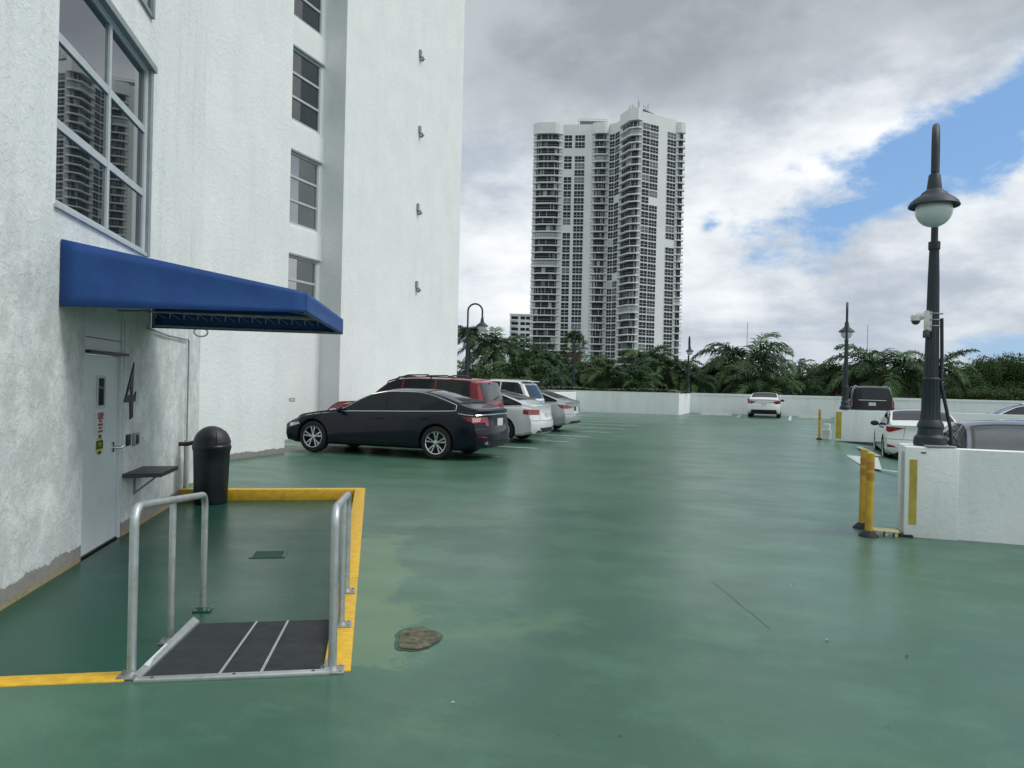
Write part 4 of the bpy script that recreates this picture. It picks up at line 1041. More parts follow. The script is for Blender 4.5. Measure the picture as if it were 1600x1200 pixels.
# lattice truss along the far side
m = MB(); A = rin[3]+Vector((0, 0, .03)); B = rin[2]+Vector((0, 0, .0)); up_ = Vector((0, 0, .075)); A = A+up_*.7; B = B+up_*.9
A2 = A+(rin[0]-A).normalized()*.10; B2 = B+(rin[1]-B).normalized()*.10
m.tube([A2+up_, B2+up_], .009, 6)
for i in range(14):
    p = A2.lerp(B2, (i+.3)/14); q = A2.lerp(B2, (i+1.0)/14); m.tube([p, p+up_], .006, 5); m.tube([p+up_, q], .003, 5)
m.build('truss', MATS['frame_light'], aw, 50)
m = MB(); a = rin[0].lerp(rin[1], .05)+Vector((0, 0, .05)); mid0 = rin[1].lerp(rin[2], .5)+Vector((0, 0, .06)); mid1 = rin[0].lerp(rin[3], .5)+Vector((0, 0, .06)); m.tube([mid0, mid1], .012, 6)
m.tube([rin[1].lerp(rin[2], .5), rin[1].lerp(rin[2], .5)+Vector((0, 0, .17))], .012, 6); m.build('cross_tube', MATS['galv_dark'], aw, 50)
# ------------------------------------------------------------------ litter bin
c = G(329, 789, PZ); c = Vector((c.x, c.y, PZ)); c += (c-Vector((0, 0, PZ))).normalized()*.18
t = thing('litter_bin', 'black plastic litter bin with a domed lid by the white wall', 'litter bin', c)
m = MB(); m.lathe([(.20, 0), (.215, .01), (.222, .04), (.236, .55), (.243, .72), (.250, .735), (.250, .76), (.243, .765)], 40, 0, None, caps=False)
m.lathe([(.001, .003), (.20, .0)], 40); m.build('bin_body', MATS['bin_plastic'], t, 35)
m = MB(); pr = [(.252, .75), (.258, .765), (.258, .80), (.250, .81)]+[(.250*math.cos(a_*math.pi/18), .81+.265*math.sin(a_*math.pi/18)) for a_ in range(1, 9)]+[(.001, 1.075)]
m.lathe(pr, 40); m.build('domed_lid', MATS['bin_plastic'], t, 35)
ang = math.atan2(-c.y, -c.x)+R(42)
Mf = Matrix.Rotation(ang, 4, 'Z')
m = MB(); vs = []
for i in range(9):
    for j in range(6):
        th = (-.52+1.04*i/8)*(1-.12*j/5); el = .12+.70*j/5
        p = Vector((.262*math.cos(el)*math.cos(th)+.006, .262*math.cos(el)*math.sin(th), .815+.272*math.sin(el))); vs.append(Mf @ p)
m.add(vs, [(i*6+j, (i+1)*6+j, (i+1)*6+j+1, i*6+j+1) for i in range(8) for j in range(5)]); m.build('flap', MATS['trim_black'], t, 60)
m = MB(); pw = loc(Vector((c.x, c.y, .70)))
wallp = WP(toW(c)[0]+.12, .0, .66); m.box((0, 0, 0), (.001, .001, .001))
m.tube([wallp-c, wallp-c+WB*.12, Vector(((wallp-c).x*.45, (wallp-c).y*.45, (wallp-c).z+.04))], .032, 6)
m.build('wall_strap', MATS['trim_black'], t)
# ------------------------------------------------------------------ low walls and parapets
def lowwall(name, label, cat, pts, z1, th=.2, cap=.0, mat='wall_paint', z0=-.1, group=None, slope=None):
    t = thing(name, label, cat, (pts[0][0], pts[0][1], 0), group=group); o = t.location
    m = MB(); n = len(pts)
    P = [Vector((*p, 0))-Vector((o.x, o.y, 0)) for p in pts]
    for a, b in zip(P, P[1:]):
        d = (b-a).normalized(); nn = Vector((-d.y, d.x, 0))*th
        zz0 = slope or (lambda p: z0)
        za, zb = zz0(a+o), zz0(b+o)
        m.add([V3(a, za), V3(b, zb), V3(b+nn, zb), V3(a+nn, za), V3(a, z1), V3(b, z1), V3(b+nn, z1), V3(a+nn, z1)], [(0, 1, 5, 4), (1, 2, 6, 5), (2, 3, 7, 6), (3, 0, 4, 7), (4, 5, 6, 7)])
    m.build('wall', MATS[mat], t)
    if cap:
        m = MB()
        for a, b in zip(P, P[1:]):
            d = (b-a).normalized(); nn = Vector((-d.y, d.x, 0)); e = .035
            q = [a-nn*e, b-nn*e, b+nn*(th+e), a+nn*(th+e)]
            m.add([V3(v, z1+.002) for v in q]+[V3(v, z1+cap) for v in q], [(0, 1, 5, 4), (1, 2, 6, 5), (2, 3, 7, 6), (3, 0, 4, 7), (4, 5, 6, 7), (3, 2, 1, 0)])
        m.build('coping', MATS['wall_paint'], t)
    return t
PH = 1.14
lowwall('parapet', 'long white parapet with a coping lip along the far edge of the deck', 'parapet', [(-6.25, 50.8), (34, 50.8)], PH, .25, cap=.14)
# planter
t = thing('planter', 'white planter box with clipped hedge top in the far left corner of the deck', 'planter', (-6.25, 45.4, 0)); m = MB()
m.add([(-34, 0, -.1), (0, 0, -.1), (0, 5.4, -.1), (-34, 5.4, -.1), (-34, 0, PH+.1), (0, 0, PH+.1), (0, 5.4, PH+.1), (-34, 5.4, PH+.1)], [(0, 1, 5, 4), (1, 2, 6, 5), (2, 3, 7, 6), (3, 0, 4, 7), (4, 5, 6, 7)])
m.build('wall', MATS['wall_paint'], t)
m = MB(); m.box((-17, 2.7, PH+.112), (33.6, 5.0, .02)); m.build('soil', MATS['soil'], t)
m = MB(); m.box((-17, .12, PH+.13), (34, .24, .05)); m.build('coping', MATS['wall_paint'], t)
lowwall('planter_wall', 'low white planter wall between the building end and the corner planter, behind the parked cars', 'low wall', [(-12.4, 45.35), (-12.4, 26.6)], PH, -.3, cap=.05)
# ramp walls
nw = G(1412, 838); nW = (G(1412, 838)+Vector((0, 0, 0)))
NX = nW.x; NY = nW.y
t = thing('ramp_wall', 'near white ramp wall with a thicker end block that carries the tall lamp post', 'low wall', (NX, NY, 0))
cw = (G(1497, 846)-nW).length
dirn = Vector((1, 0, 0))
HW = 1.0
m = MB(); m.box((cw/2, .31, (HW-.1)/2), (cw, .62, HW+.1), 0, bev=.012); m.build('end_block', MATS['wall_paint'], t, 40)
m = MB(); m.add([(cw-.03, .05, -.1), (12, .05, -.1), (12, .30, -1.2), (cw-.03, .30, -.5), (cw-.03, .05, HW-.012), (12, .05, HW-.012), (12, .30, HW-.012), (cw-.03, .30, HW-.012)], [(0, 1, 5, 4), (1, 2, 6, 5), (2, 3, 7, 6), (3, 0, 4, 7), (4, 5, 6, 7)]); m.build('wall', MATS['wall_paint'], t)
m = MB(); m.box((.082, -.004, .50), (.075, .008, .72)); m.build('yellow_stripe', MATS['yellow_faded'], t)
m = MB(); m.box((-.012, .10, .46), (.024, .06, .96)); m.build('corner_strip', MATS['frame_light'], t)
m = MB(); m.box((.18, -.003, HW-.06), (.05, .006, .015)); m.build('rust_mark', MATS['rust'], t)
fw = G(1304.5, 688)
t = thing('ramp_wall', 'far white ramp wall with a yellow stripe, behind the white sedan on the ramp', 'low wall', (fw.x, fw.y, 0))
m = MB(); m.add([(0, 0, -.1), (20, 0, -2.2), (20, .25, -.1), (0, .25, -.1), (0, 0, HW), (20, 0, HW), (20, .25, HW), (0, .25, HW)], [(0, 1, 5, 4), (1, 2, 6, 5), (2, 3, 7, 6), (3, 0, 4, 7), (4, 5, 6, 7)]); m.build('wall', MATS['wall_paint'], t)
m = MB(); m.box((.55, -.01, HW/2-.04), (1.1, .02, HW+.09)); m.build('end_block', MATS['wall_paint'], t)
m = MB(); m.box((.10, -.026, .50), (.17, .008, .86)); m.build('yellow_stripe', MATS['yellow_faded'], t)
# wheel stops
for (xa, xb, y, lab) in ((1095, 1143, 648, 'white concrete wheel stop by the parapet left of the lone compact sedan'), (1248, 1297, 653, 'white concrete wheel stop by the parapet right of the lone compact sedan')):
    a, b = G(xa, y), G(xb, y+1.2); Lw = (b-a).length; c = (a+b)/2
    m = MB(); m.prism([(-.09, 0), (.09, 0), (.07, .13), (-.07, .13)], -Lw/2, Lw/2, 0, frame_M((0, 0, 0), (0, 1, 0), (0, 0, 1), (1, 0, 0)))
    o = m.build('wheel_stop', MATS['stop_white'], None, loc=(c.x, c.y, 0)); tag(o, lab, 'wheel stop', 'wheel stops at the far parapet')
# delineator posts
def post(p, label, h=.93, r=.040, lean=0.):
    t = thing('delineator_post', label, 'bollard', p, group='yellow flexible posts')
    m = MB(); m.lathe([(r, .05), (r, h-.012), (r-.012, h), (.001, h)], 20); m.build('post', MATS['post_yellow'], t, 40)
    for z in (.62, .74):
        m = MB(); z_ = z*h/.93; m.lathe([(r+.0015, z_), (r+.0015, z_+.085)], 20); m.build('reflective_band', MATS['post_band'], t, 40)
    m = MB(); m.lathe([(.105, 0), (.10, .012), (.065, .05), (r+.004, .065), (r, .065)], 20); m.build('base', MATS['rubber'], t, 40)
    t.rotation_euler = (0, lean, 0); return t
post(G(1347, 825), 'yellow post by the near ramp wall, the farther and left one of the pair', lean=.008)
post(G(1357, 838), 'yellow post by the near ramp wall, the nearer and right one of the pair', lean=.008)
post(G(1280, 687), 'yellow post standing by the far ramp wall end', h=1.0)
# pallet-like plate
p = G(1384, 836)
t = thing('cable_cover', 'small pale yellow slatted tray lying between the posts and the ramp wall', 'tray', (p.x, p.y, 0), R(0))
m = MB(); m.box((0, .02, .052), (.26, .20, .014), bev=.003); m.build('top_board', MATS['pallet_paint'], t)
for x in (-.10, .0, .10):
    m = MB(); m.box((x, .02, .0225), (.03, .18, .044)); m.build('batten', MATS['pallet_paint'], t)
m = MB(); m.box((.20, .04, .012), (.14, .16, .022), bev=.004); m.build('dark_pad', MATS['rubber'], t)
p = G(1292, 686)
t = thing('paint_bucket', 'small white bucket stack standing between the far post and the far ramp wall', 'bucket', p)
m = MB(); m.lathe([(.13, 0), (.15, .28), (.155, .30), (.001, .30)], 16); m.build('bucket', MATS['stop_white'], t, 40)
m = MB(); m.lathe([(.10, .305), (.12, .50), (.001, .51)], 16); m.build('upper_bucket', MATS['stop_white'], t, 40)
# ------------------------------------------------------------------ lamps
def lamp(p, ang, label, H=3.75, k=1., hd='lamp_post', span=.60):
    t = thing('lamp_post', label, 'street lamp', p, ang, group='gooseneck lamp posts on the deck walls')
    m = MB(); m.lathe([(.165, 0), (.175, .03), (.165, .10), (.135, .13), (.125, .20), (.140, .22), (.130, .26), (.105, .30)], 16)
    m.build('base', MATS['black_metal'], t, 30)
    m = MB(); n = 16; prof = []
    vs = []; fs = []
    hz = [.30, .40, .74, .76, .78, 1.9, H-1.27, H-1.25, H-1.25]; hr = [.105, .098, .092, .102, .078, .060, .050, .0, .0]
    for z, r in list(zip(hz, hr))[:7]:
        for j in range(32):
            a = 2*math.pi*j/32; rr = r*(1-.07*(j % 2)); vs.append((rr*math.cos(a), rr*math.sin(a), z))
    for i in range(6):
        for j in range(32): fs.append((i*32+j, i*32+(j+1) % 32, (i+1)*32+(j+1) % 32, (i+1)*32+j))
    m.add(vs, fs); m.lathe([(.056, H-1.30), (.062, H-1.29), (.062, H-1.21), (.040, H-1.20)], 16); m.build('pole', MATS['black_metal'], t, 28)
    m = MB(); pts = [(0, 0, H-1.25)]+[(0, 0, H-.3)]+[(span/2-span/2*math.cos(q*math.pi/12), 0, H-.3+.30*math.sin(q*math.pi/12)) for q in range(1, 13)]+[(span, 0, H-.55), (span, 0, H-.63)]
    m.tube(pts, .037, 12); m.build('gooseneck_arm', MATS['black_metal'], t, 50)
    zt = H-.59; s = MB()
    s.lathe([(.05, zt), (.058, zt-.01), (.075, zt-.16), (.105, zt-.185), (.125, zt-.20), (.13, zt-.215), (.155, zt-.235), (.20, zt-.265), (.235, zt-.30), (.252, zt-.335), (.248, zt-.345), (.19, zt-.32), (.12, zt-.29)], 28, 0, Matrix.Translation((span, 0, 0)))
    s.tube([(span+.04, 0, zt+.03), (span+.085, 0, zt+.03)], .012, 6)
    s.build('lamp_shade', MATS['black_metal'], t, 35)
    g = MB(); cz_ = zt-.385
    g.lathe([(.13, cz_+.13), (.165, cz_+.08), (.18, cz_+.03)]+[(.182*math.cos(q*math.pi/20), cz_-.182*math.sin(q*math.pi/20)*.98) for q in range(0, 10)]+[(.001, cz_-.180)], 24, 0, Matrix.Translation((span, 0, 0))); g.build('globe', MATS['globe'], t, 60)
    return t
pc = onplane(1453, 697, Vector((0, 0, HW)), Vector((0, 0, 1)))
pc = Vector((NX+ (pc.x-NX), NY+.30, HW)); dd = ray(1453, 697); tt = pc.y/dd.y; pc.x = dd.x*tt
la = math.atan2(-pc.y, -pc.x)
lamp(pc, la-.02, 'large dark lamp post with a big white globe, standing on the near ramp wall block', H=3.53)
z_ = PH+.05
def at_u(px, u): d = ray(px, 600); return Vector((d.x*u/d.y, u, 0))
q = at_u(1315, fw.y+.12); lamp(Vector((q.x+.12, q.y, HW)), math.atan2(q.y, q.x), 'dark lamp post on the far ramp wall, pole in front of its globe', H=3.50)
q = atD(729, 590, 32); q.z = z_; lamp(Vector((q.x, q.y, 1.15)), YAW+R(0), 'dark gooseneck lamp beside the building corner above the red and white SUVs', H=3.75)
q = at_u(896, 46.2); lamp(Vector((q.x, q.y, PH+.12)), YAW+R(15), 'dark gooseneck lamp on the planter in front of the fan palm', H=3.55)
q = at_u(1075, 48.6); lamp(Vector((q.x, q.y, PH+.12)), math.atan2(-q.y, -q.x)+.1, 'dark lamp post at the right end of the planter, between the tower and the palms', H=3.50)
# camera on the near lamp
p = atD(1450, 500, pc.dot(FWD)-.10)
t = thing('security_camera', 'pale dome security camera strapped to the near lamp post', 'security camera', (pc.x, pc.y, 0), la)
cz = p.z
# local +x points to the viewer, +y to the viewer's right
m = MB(); m.box((.06, -.060, cz), (.09, .055, .22), bev=.008); m.box((.05, -.03, cz-.01), (.03, .06, .22)); m.build('bracket_box', MATS['cctv'], t, 40)
m = MB(); m.tube([(.07, -.09, cz+.05), (.07, -.165, cz+.045)], [.036, .045], 14); m.lathe([(.050, .03), (.054, 0), (.054, -.03), (.001, -.03)], 18, 0, Matrix.Translation((.07, -.17, cz+.03))); m.build('housing', MATS['cctv'], t, 40)
m = MB(); m.lathe([(.047, 0)]+[(.047*math.cos(a*math.pi/12), -.047*math.sin(a*math.pi/12)) for a in range(1, 6)]+[(.001, -.047)], 18, 0, Matrix.Translation((.07, -.17, cz))); m.build('dome', MATS['cctv_dark'], t, 60)
m = MB(); m.box((.07, -.062, cz-.155), (.07, .07, .08), bev=.006); m.build('lower_box', MATS['cctv_dark'], t, 40)
for dz in (.08, .01, -.06):
    m = MB(); m.lathe([(.079, -.006), (.081, 0), (.079, .006)], 20, 0, Matrix.Translation((0, 0, cz+dz))); m.tube([(.0, .075, cz+dz), (.0, .105, cz+dz)], .009, 6); m.build('strap', MATS['galv_dark'], t)
# cable
rt = Vector((-math.sin(la), math.cos(la), 0)); fwv = Vector((math.cos(la), math.sin(la), 0))
m = MB(); pts = [pc+rt*.09+fwv*.0+Vector((0, 0, 1.45)), pc+rt*.10+Vector((0, 0, 1.0)), pc+rt*.095+Vector((0, 0, .72)), pc+rt*.15+Vector((0, 0, .45)), pc+rt*.20+Vector((0, 0, .2)), pc+rt*.215+Vector((0, 0, .03))]
m.tube(pts, .019, 8); o = m.build('power_cable', MATS['cable'], None, 50); tag(o, 'thick black cable running down the right side of the near lamp post', 'cable')
m = MB(); m.box(pc+rt*.10+fwv*.22+Vector((0, 0, .013)), (.30, .14, .02), 0, Matrix.Rotation(.1, 4, 'Z'), bev=.005); o = m.build('loose_plate', MATS['galv_dark'], None, 40); tag(o, 'flat grey metal plate lying at the foot of the near lamp post', 'metal plate')

# small leaves and grit lying on the deck
rnd = random.Random(12); m = MB()
for (px, py) in ((1204, 765), (1242, 763), (870, 1152), (967, 1152), (1397, 1138), (1093, 891), (1234, 913), (1419, 1029), (1485, 906), (640, 875), (565, 790), (1380, 813), (940, 760), (700, 1100), (450, 1150), (1300, 1000)):
    for k in range(rnd.choice((1, 1, 2))):
        c = G(px+rnd.uniform(-9, 9), py+rnd.uniform(-3, 3)); a = rnd.uniform(0, 3); s = rnd.uniform(.006, .014); d_ = Vector((math.cos(a), math.sin(a), 0)); e = Vector((-math.sin(a), math.cos(a), 0))
        m.add([c-d_*s+Vector((0, 0, .004)), c-e*s*.45+Vector((0, 0, .009)), c+d_*s+Vector((0, 0, .004)), c+e*s*.45+Vector((0, 0, .010))], [(0, 1, 2, 3)], rnd.choice((0, 0, 0, 0, 1)))
tag(m.build('leaf_litter', [MATS['rust'], MATS['stop_white']], None, smooth='leaf'), 'tiny leaves and chips scattered over the green deck', 'litter', kind='stuff')
# ------------------------------------------------------------------ distant towers
FH = 2.95
def facade_tower():
    t = thing('residential_tower', 'tall white two wing residential tower with dark curved balconies rising behind the palms', 'building', XD(40, 325, -5))
    L0 = t.location.copy()
    def pt(px, D): x = (px-800+3)/F*D; return XD(x, D)
    # leaning pixels are read at mid height, so add half the lean back
    A = pt(823, 327); B = pt(941, 324); Cc = pt(950, 322); Dd = pt(974, 309); E = pt(992, 307); Fp = pt(1055, 318.5); Gp = pt(1052, 345); Hh = pt(828, 350)
    H = 1.6+408/F*325+5; H2 = 1.6+434/F*308+5
    def loc_(p, z): return Vector((p.x-L0.x, p.y-L0.y, z))
    m = MB(); n1 = [A, B, Cc, Hh]
    m.prism([(p.x-L0.x, p.y-L0.y) for p in (A, B, Cc, pt(955, 348), Hh)], 0, H); m.build('wall', MATS['tower_white'], t)
    m = MB(); m.prism([(p.x-L0.x, p.y-L0.y) for p in (Cc, Dd, E, Fp, Gp, pt(956, 348))], 0, H2-1.2); m.build('wall', MATS['tower_white'], t)
    jobs = {'balcony': [], 'window': []}
    rnd = random.Random(11)
    def frame(p, q):
        d = Vector((q.x-p.x, q.y-p.y, 0)); L = d.length; d.normalize(); n = Vector((d.y, -d.x, 0)); return d, n, L
    nf = 38
    def winmesh(p, d, n, s0, s1, z0, z1, cols, rows=2, off=.10):
        m = MB(); P = lambda s, z, o: loc_(p, 0)+d*s+n*o+Vector((0, 0, z))
        blank = rnd.random() < .03
        m.add([P(s0, z0, off), P(s1, z0, off), P(s1, z1, off), P(s0, z1, off)], [(0, 1, 2, 3)], 3 if blank else (1 if rnd.random() > .12 else 2))
        w = .11
        for i in range(cols+1):
            s = s0+(s1-s0)*i/cols; m.add([P(s-w/2, z0, off+.06), P(s+w/2, z0, off+.06), P(s+w/2, z1, off+.06), P(s-w/2, z1, off+.06)], [(0, 1, 2, 3)], 0)
        if not blank:
            z = z0+(z1-z0)*.42; m.add([P(s0, z-.06, off+.05), P(s1, z-.06, off+.05), P(s1, z+.06, off+.05), P(s0, z+.06, off+.05)], [(0, 1, 2, 3)], 0)
        return m
    def column(p, q, x0, x1, cols, Htop, fr=.80, skip=()):
        d, n, L = frame(p, q)
        for k in range(nf):
            zt = Htop-4.6-k*FH
            if zt < 8 or k in skip: continue
            jobs['window'].append((zt, winmesh(p, d, n, L*x0, L*x1, zt-FH*fr, zt, cols)))
    def bay(path, prot_in, Htop, name_cols=5, top0=0):
        """balcony stack following a plan path (outer line) with a recessed glazed line behind"""
        outer = [Vector((v.x-L0.x, v.y-L0.y, 0)) for v in path]
        k = len(outer); nrm = []
        for i in range(k):
            tt_ = (outer[min(i+1, k-1)]-outer[max(i-1, 0)]).normalized(); nrm.append(Vector((tt_.y, -tt_.x, 0)))
        inner = [o-n*prot_in for o, n in zip(outer, nrm)]
        for f in range(nf):
            zf = Htop-4.6-(f+1)*FH+.35
            if zf < 6: break
            m = MB()
            m.prism([(v.x, v.y) for v in outer]+[(v.x, v.y) for v in inner[::-1]], zf-.26, zf+.20)
            # railing
            vs = []
            o2 = [o-n*.15 for o, n in zip(outer, nrm)]
            for v in o2: vs += [v+Vector((0, 0, zf+.26)), v+Vector((0, 0, zf+.42))]
            vs2 = []
            for v in o2: vs2 += [v+Vector((0, 0, zf+1.05)), v+Vector((0, 0, zf+1.2))]
            m.add(vs2, [(2*i, 2*i+2, 2*i+3, 2*i+1) for i in range(k-1)], 1)
            for i in range(k-1):
                for s in range(1):
                    v = o2[i].lerp(o2[i+1], s/3); tdir = (o2[i+1]-o2[i]).normalized()*.05
                    m.add([v-tdir+Vector((0, 0, zf+.26)), v+tdir+Vector((0, 0, zf+.26)), v+tdir+Vector((0, 0, zf+1.1)), v-tdir+Vector((0, 0, zf+1.1))], [(0, 1, 2, 3)], 1)
            jobs['balcony'].append((zf, m))
            g = MB(); shut = rnd.random() < .05
            in2 = [o-n*(prot_in-.25) for o, n in zip(outer, nrm)]
            for i in range(k-1):
                mi = 3 if shut else (1 if rnd.random() > .14 else (2 if rnd.random() > .3 else 3))
                a, b = in2[i], in2[i+1]
                g.add([a+Vector((0, 0, zf+.26)), b+Vector((0, 0, zf+.26)), b+Vector((0, 0, zf+FH-.42)), a+Vector((0, 0, zf+FH-.42))], [(0, 1, 2, 3)], mi)
                nn = nrm[i]*.08; td = (b-a).normalized()*.12
                if rnd.random() < .4: g.add([a-td*.5+nn+Vector((0, 0, zf+.26)), a+td+nn+Vector((0, 0, zf+.26)), a+td+nn+Vector((0, 0, zf+FH-.42)), a-td*.5+nn+Vector((0, 0, zf+FH-.42))], [(0, 1, 2, 3)], 0)
            jobs['window'].append((zf+2, g))
    def arcpath(p, q, x0, x1, depth, n=9, base=.15, sq=.35):
        d, nn, L = frame(p, q); out = []
        for i in range(n):
            f = i/(n-1); s = L*(x0+(x1-x0)*f)
            b = min(1, f/.26, (1-f)/.26); b = math.sin(b*math.pi/2)**1.0
            out.append(Vector((p.x, p.y, 0))+d*s+nn*(base+depth*b))
        return out
    W = 118.
    fx = lambda px: (px-823)/W
    bay(arcpath(A, B, -.01, fx(869), 2.2), 1.5, H)
    column(A, B, fx(871), fx(883), 2, H, skip=(2, 5, 13)); column(A, B, fx(887.5), fx(903), 3, H, skip=(2,))
    bay(arcpath(A, B, fx(914), fx(941), 2.0, 8), 1.5, H)
    column(B, Cc, .1, .95, 2, H)
    column(Cc, Dd, .02, .30, 2, H2-1, skip=(9, 20))
    pth = arcpath(Cc, Dd, .34, 1.0, 1.2, 6)[:-1]; pth[-1] = Vector((Dd.x, Dd.y, 0))+((Dd-XD(60, 340)).normalized())*2.0
    pe = arcpath(Dd, E, .0, 1., 1.8, 5)[1:]
    bay(pth+pe, 1.5, H2-.6)
    WE = 1055-992; gx = lambda px: (px-992)/WE
    column(E, Fp, gx(992.5), gx(1003.2), 2, H2-1); column(E, Fp, gx(1004), gx(1016.5), 3, H2-1, skip=(10,)); column(E, Fp, gx(1031), gx(1044.5), 3, H2-2.2, skip=(15,))
    d, n, L = frame(E, Fp)
    bp_ = [Vector((E.x, E.y, 0))+d*(L*.84)+n*.1, Vector((E.x, E.y, 0))+d*(L*.90)+n*1.5, Vector((E.x, E.y, 0))+d*(L*1.0)+n*1.7, Vector((E.x, E.y, 0))+d*(L*1.05)+n*.6, Vector((E.x, E.y, 0))+d*(L*1.06)-n*6]
    bay(bp_, 1.4, H2-2.0)
    mats = [MATS['tower_white'], MATS['glass_tower'], MATS['glass_pale'], MATS['tower_shutter']]
    mb = [MATS['tower_white'], MATS['tower_rail']]
    for nm, mm_ in (('balcony', mb), ('window', mats)):
        js = sorted(jobs[nm], key=lambda j: -j[0])
        for z, m in js[:100]: m.build(nm, mm_, t, smooth='leaf')
        rest = MB()
        for z, m in js[100:]:
            o = len(rest.v); rest.v += m.v; rest.f += [tuple(i+o for i in f) for f in m.f]; rest.m += m.m
        if js[100:]: tag(rest.build(nm, mm_, t, smooth='leaf'), kind='stuff')
    # parapet bands and roof line
    def band(path, z0, z1, th=.8, nm='parapet'):
        o = [Vector((v.x-L0.x, v.y-L0.y, 0)) for v in path]; m = MB(); k = len(o)
        nr = []
        for i in range(k):
            tt_ = (o[min(i+1, k-1)]-o[max(i-1, 0)]).normalized(); nr.append(Vector((tt_.y, -tt_.x, 0)))
        m.prism([(v.x, v.y) for v in o]+[(v.x-n.x*3, v.y-n.y*3) for v, n in zip(o[::-1], nr[::-1])], z0, z1); m.build(nm, MATS['tower_white'], t)
    band(arcpath(A, B, -.01, fx(869), 2.2), H-4.3, H+.3); band(arcpath(A, B, fx(914), fx(941), 2.0, 8), H-4.3, H+.2)
    band(pth+pe, H2-4.9, H2); band(bp_[:4], H2-6.3, H2-2.0)
    # rooftop plant
    m = MB(); a = loc_(pt(892, 328), H+1.2)
    for i in range(13): m.tube([a+RGT*i*1.0, a+RGT*i*1.0+Vector((0, 0, 2.2))], .07, 4)
    m.tube([a+Vector((0, 0, 1.2)), a+RGT*12.2+Vector((0, 0, 1.2))], .08, 4); m.tube([a+Vector((0, 0, 2.2)), a+RGT*12.2+Vector((0, 0, 2.2))], .05, 4)
    m.box(a+RGT*5.4+Vector((0, 0, .5)), (9.5, 1.6, 1.0), 0, Matrix.Rotation(YAW, 4, 'Z')); m.build('rooftop_frame', MATS['tower_rail'], t)
    m = MB(); a = loc_(pt(985, 312), H2+.6)
    for i, (dx, hh_) in enumerate(((-3.4, 2.2), (-2.4, 2.6), (-1.6, 1.8), (.0, 4.6), (.3, 3.4), (2.2, 2.4), (3.0, 2.0), (3.9, 3.2))):
        m.tube([a+RGT*dx+Vector((0, 0, -1)), a+RGT*dx+Vector((0, 0, hh_))], .28, 5)
    m.build('antenna_cluster', MATS['mast'], t)
    m = MB(); pk = loc_(pt(987, 322), H2+1.3)
    bs = [loc_(pt(950, 326), H2-1.6), loc_(Dd, H2-.2), loc_(E, H2-.2), loc_(pt(1030, 316), H2-1.3), loc_(pt(1040, 335), H2-1.3)]
    m.add(bs+[pk], [(0, 1, 5), (1, 2, 5), (2, 3, 5), (3, 4, 5), (4, 0, 5)]); m.build('roof', MATS['tower_white'], t)
    return t
facade_tower()
def simple_block(label, name, x0, x1, D, ytop, mat, fl, cols, H0=None, nameb='apartment_building'):
    a, b = atD(x0, ytop, D), atD(x1, ytop, D); top = a.z
    t = thing(nameb, label, 'building', (a.x, a.y, -5)); d = Vector((b.x-a.x, b.y-a.y, 0)); L = d.length; d.normalize(); n = Vector((d.y, -d.x, 0))
    M = Matrix(((d.x, -n.x, 0, 0), (d.y, -n.y, 0, 0), (0, 0, 1, 0), (0, 0, 0, 1)))
    m = MB(); m.box(M @ Vector((L/2, 10, (top+5)/2)), (L, 20, top+5), 0, M); m.build('wall', MATS[mat], t)
    m = MB(); m.box(M @ Vector((L/2, -.1, top+5-.3)), (L+.5, .6, .6), 0, M); m.build('parapet', MATS[mat], t)
    for k in range(fl):
        z = top+5-2.2-3.1*k
        for (f0, f1) in cols:
            m = MB(); m.box(M @ Vector((L*(f0+f1)/2, -.03, z)), (L*(f1-f0), .06, 1.6), 0, M); w = m.build('window', MATS['glass_tower'], t)
        m = MB(); m.box(M @ Vector((L*.16, -.7, z-1.3)), (L*.28, 1.4, .5), 0, M); m.build('balcony', MATS['tower_white' if mat != 'peach' else 'peach'], t)
simple_block('low pale apartment block just left of the tall tower, above the palms', 'b', 797, 833, 420, 490, 'tower_white', 6, ((.06, .36), (.46, .66), (.70, .95)))
simple_block('small peach coloured building far off at the right edge above the tree line', 'b', 1589, 1625, 520, 569, 'peach', 5, ((.08, .2), (.3, .42), (.55, .68), (.8, .92)))
# thin masts
for px, py, D, lab in ((1168, 504, 75, 'thin pale mast rising behind the big palm beside the lamp post'), (1356, 508, 72, 'thin pale mast rising between the two palms right of the far ramp lamp'), (1239, 546, 110, 'shortest thin mast, rising behind the small distant palm')):
    p = atD(px, py, D); m = MB(); m.tube([(0, 0, 0), (0, 0, p.z+5)], [.06, .035], 6); o = m.build('mast', MATS['mast'], None, 50, loc=(p.x, p.y, -5)); tag(o, lab, 'mast', 'thin masts behind the trees')
